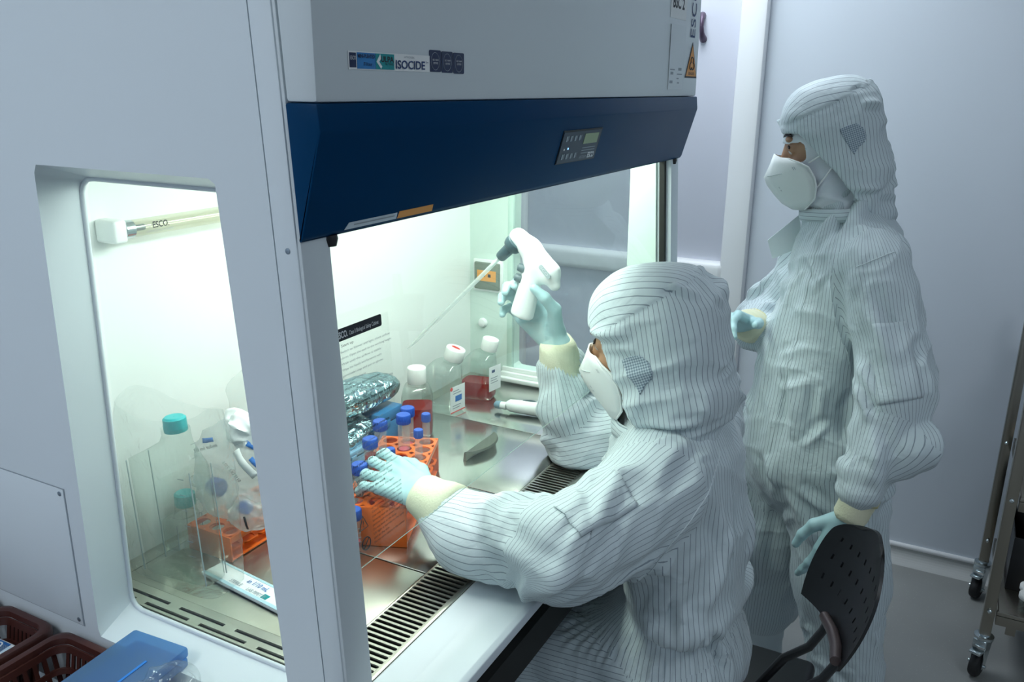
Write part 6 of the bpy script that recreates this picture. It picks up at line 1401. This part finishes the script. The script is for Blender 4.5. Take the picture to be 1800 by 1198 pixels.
# curved back shell with rows of holes; local frame: u across, h up, bulge backwards
phi = math.radians(-24)                       # the back is turned from square-on
bu = Vector((math.cos(phi), -math.sin(phi), 0)); bn = Vector((-math.sin(phi), -math.cos(phi), 0))   # across; rearwards
bc = Vector((1.500, 0.096, 0.645)); tilt_ = math.radians(15); bh = (Vector((0, 0, 1))*math.cos(tilt_)+bn*math.sin(tilt_))
def backp(u, h, t=0.0):
    # u in [-1, 1] across, h in [0, 1] up; sides wrap forward
    wv = 0.138*(0.62+0.38*math.sin(math.pi*min(1, 0.22+0.70*h)))
    if h > 0.72: wv *= math.sqrt(max(0.0, 1-((h-0.72)/0.285)**2))*0.55+0.45 if h < 1.0 else 0.45
    x = u*wv; fwd_ = 0.075*(u*u)*(wv/0.2)**2; crown_ = 0.020*(u*u)*(h > 0.6)*(h-0.6)/0.4
    return bc+bu*x+bh*(h*0.215-crown_)-bn*(fwd_-t)+bn*(0.012*math.sin(math.pi*h))
nu, nh = 56, 34; bm = bmesh.new()
G = [[[bm.verts.new(backp(-1+2*i/nu, j/nh, t)) for i in range(nu+1)] for j in range(nh+1)] for t in (0.0, 0.006)]
holes = set()
for j in (8, 9, 15, 16, 22, 23):
    for i in range(6, nu-5, 6): holes.add((i, j)); 
for j in range(nh):
    for i in range(nu):
        if (i, j) in holes:
            for (a, b_) in (((i, j), (i+1, j)), ((i+1, j), (i+1, j+1)), ((i+1, j+1), (i, j+1)), ((i, j+1), (i, j))):
                if ((i, j-1) in holes and a[1] == j and b_[1] == j) or ((i, j+1) in holes and a[1] == j+1 and b_[1] == j+1): continue
                bm.faces.new((G[0][a[1]][a[0]], G[0][b_[1]][b_[0]], G[1][b_[1]][b_[0]], G[1][a[1]][a[0]]))
            continue
        bm.faces.new((G[0][j][i], G[0][j][i+1], G[0][j+1][i+1], G[0][j+1][i])); bm.faces.new((G[1][j][i], G[1][j+1][i], G[1][j+1][i+1], G[1][j][i+1]))
for j in range(nh):
    for i in (0, nu): bm.faces.new((G[0][j][i], G[0][j+1][i], G[1][j+1][i], G[1][j][i]))
for i in range(nu):
    for j in (0, nh): bm.faces.new((G[0][j][i], G[0][j][i+1], G[1][j][i+1], G[1][j][i]))
autosmooth(frombm('backrest', bm, M['black'], ch), 40)
M['bronze'] = pmat('dull_bronze_plastic', (0.10, 0.072, 0.072), 0.32, 0.3, var=0.05)
for s in (-0.45, 0.35):
    q0 = backp(s, 0.02, 0.010); tube_path('back_bracket', [backp(s, 0.30, 0.010), backp(s, 0.12, 0.012), q0-bh*0.035, q0-bh*0.075-bn*0.012, q0-bh*0.105-bn*0.05, Vector((1.42+0.12*s, 0.235, 0.462)), Vector((1.42+0.12*s, 0.30, 0.440))], [0.012, 0.014, 0.015, 0.016, 0.016, 0.015, 0.012], M['black'], ch, 12, 0.55, flatdir=(0.0, -1.0, 0.2))
bk = [backp(-0.85, 0.05, -0.009), backp(-0.50, 0.05, -0.009), backp(-0.15, 0.05, -0.009), backp(0.25, 0.05, -0.009)]
tube_path('back_rail', bk, [0.010, 0.011, 0.011, 0.010], M['bronze'], ch, 12)
box('seat_lever', (1.29, 0.105, 0.482), (1.40, 0.205, 0.560), M['bronze'], ch, 0.02, seg=4)
rod('lever_screw', (1.286, 0.185, 0.535), (1.294, 0.185, 0.535), 0.010, M['black'], ch, 16)
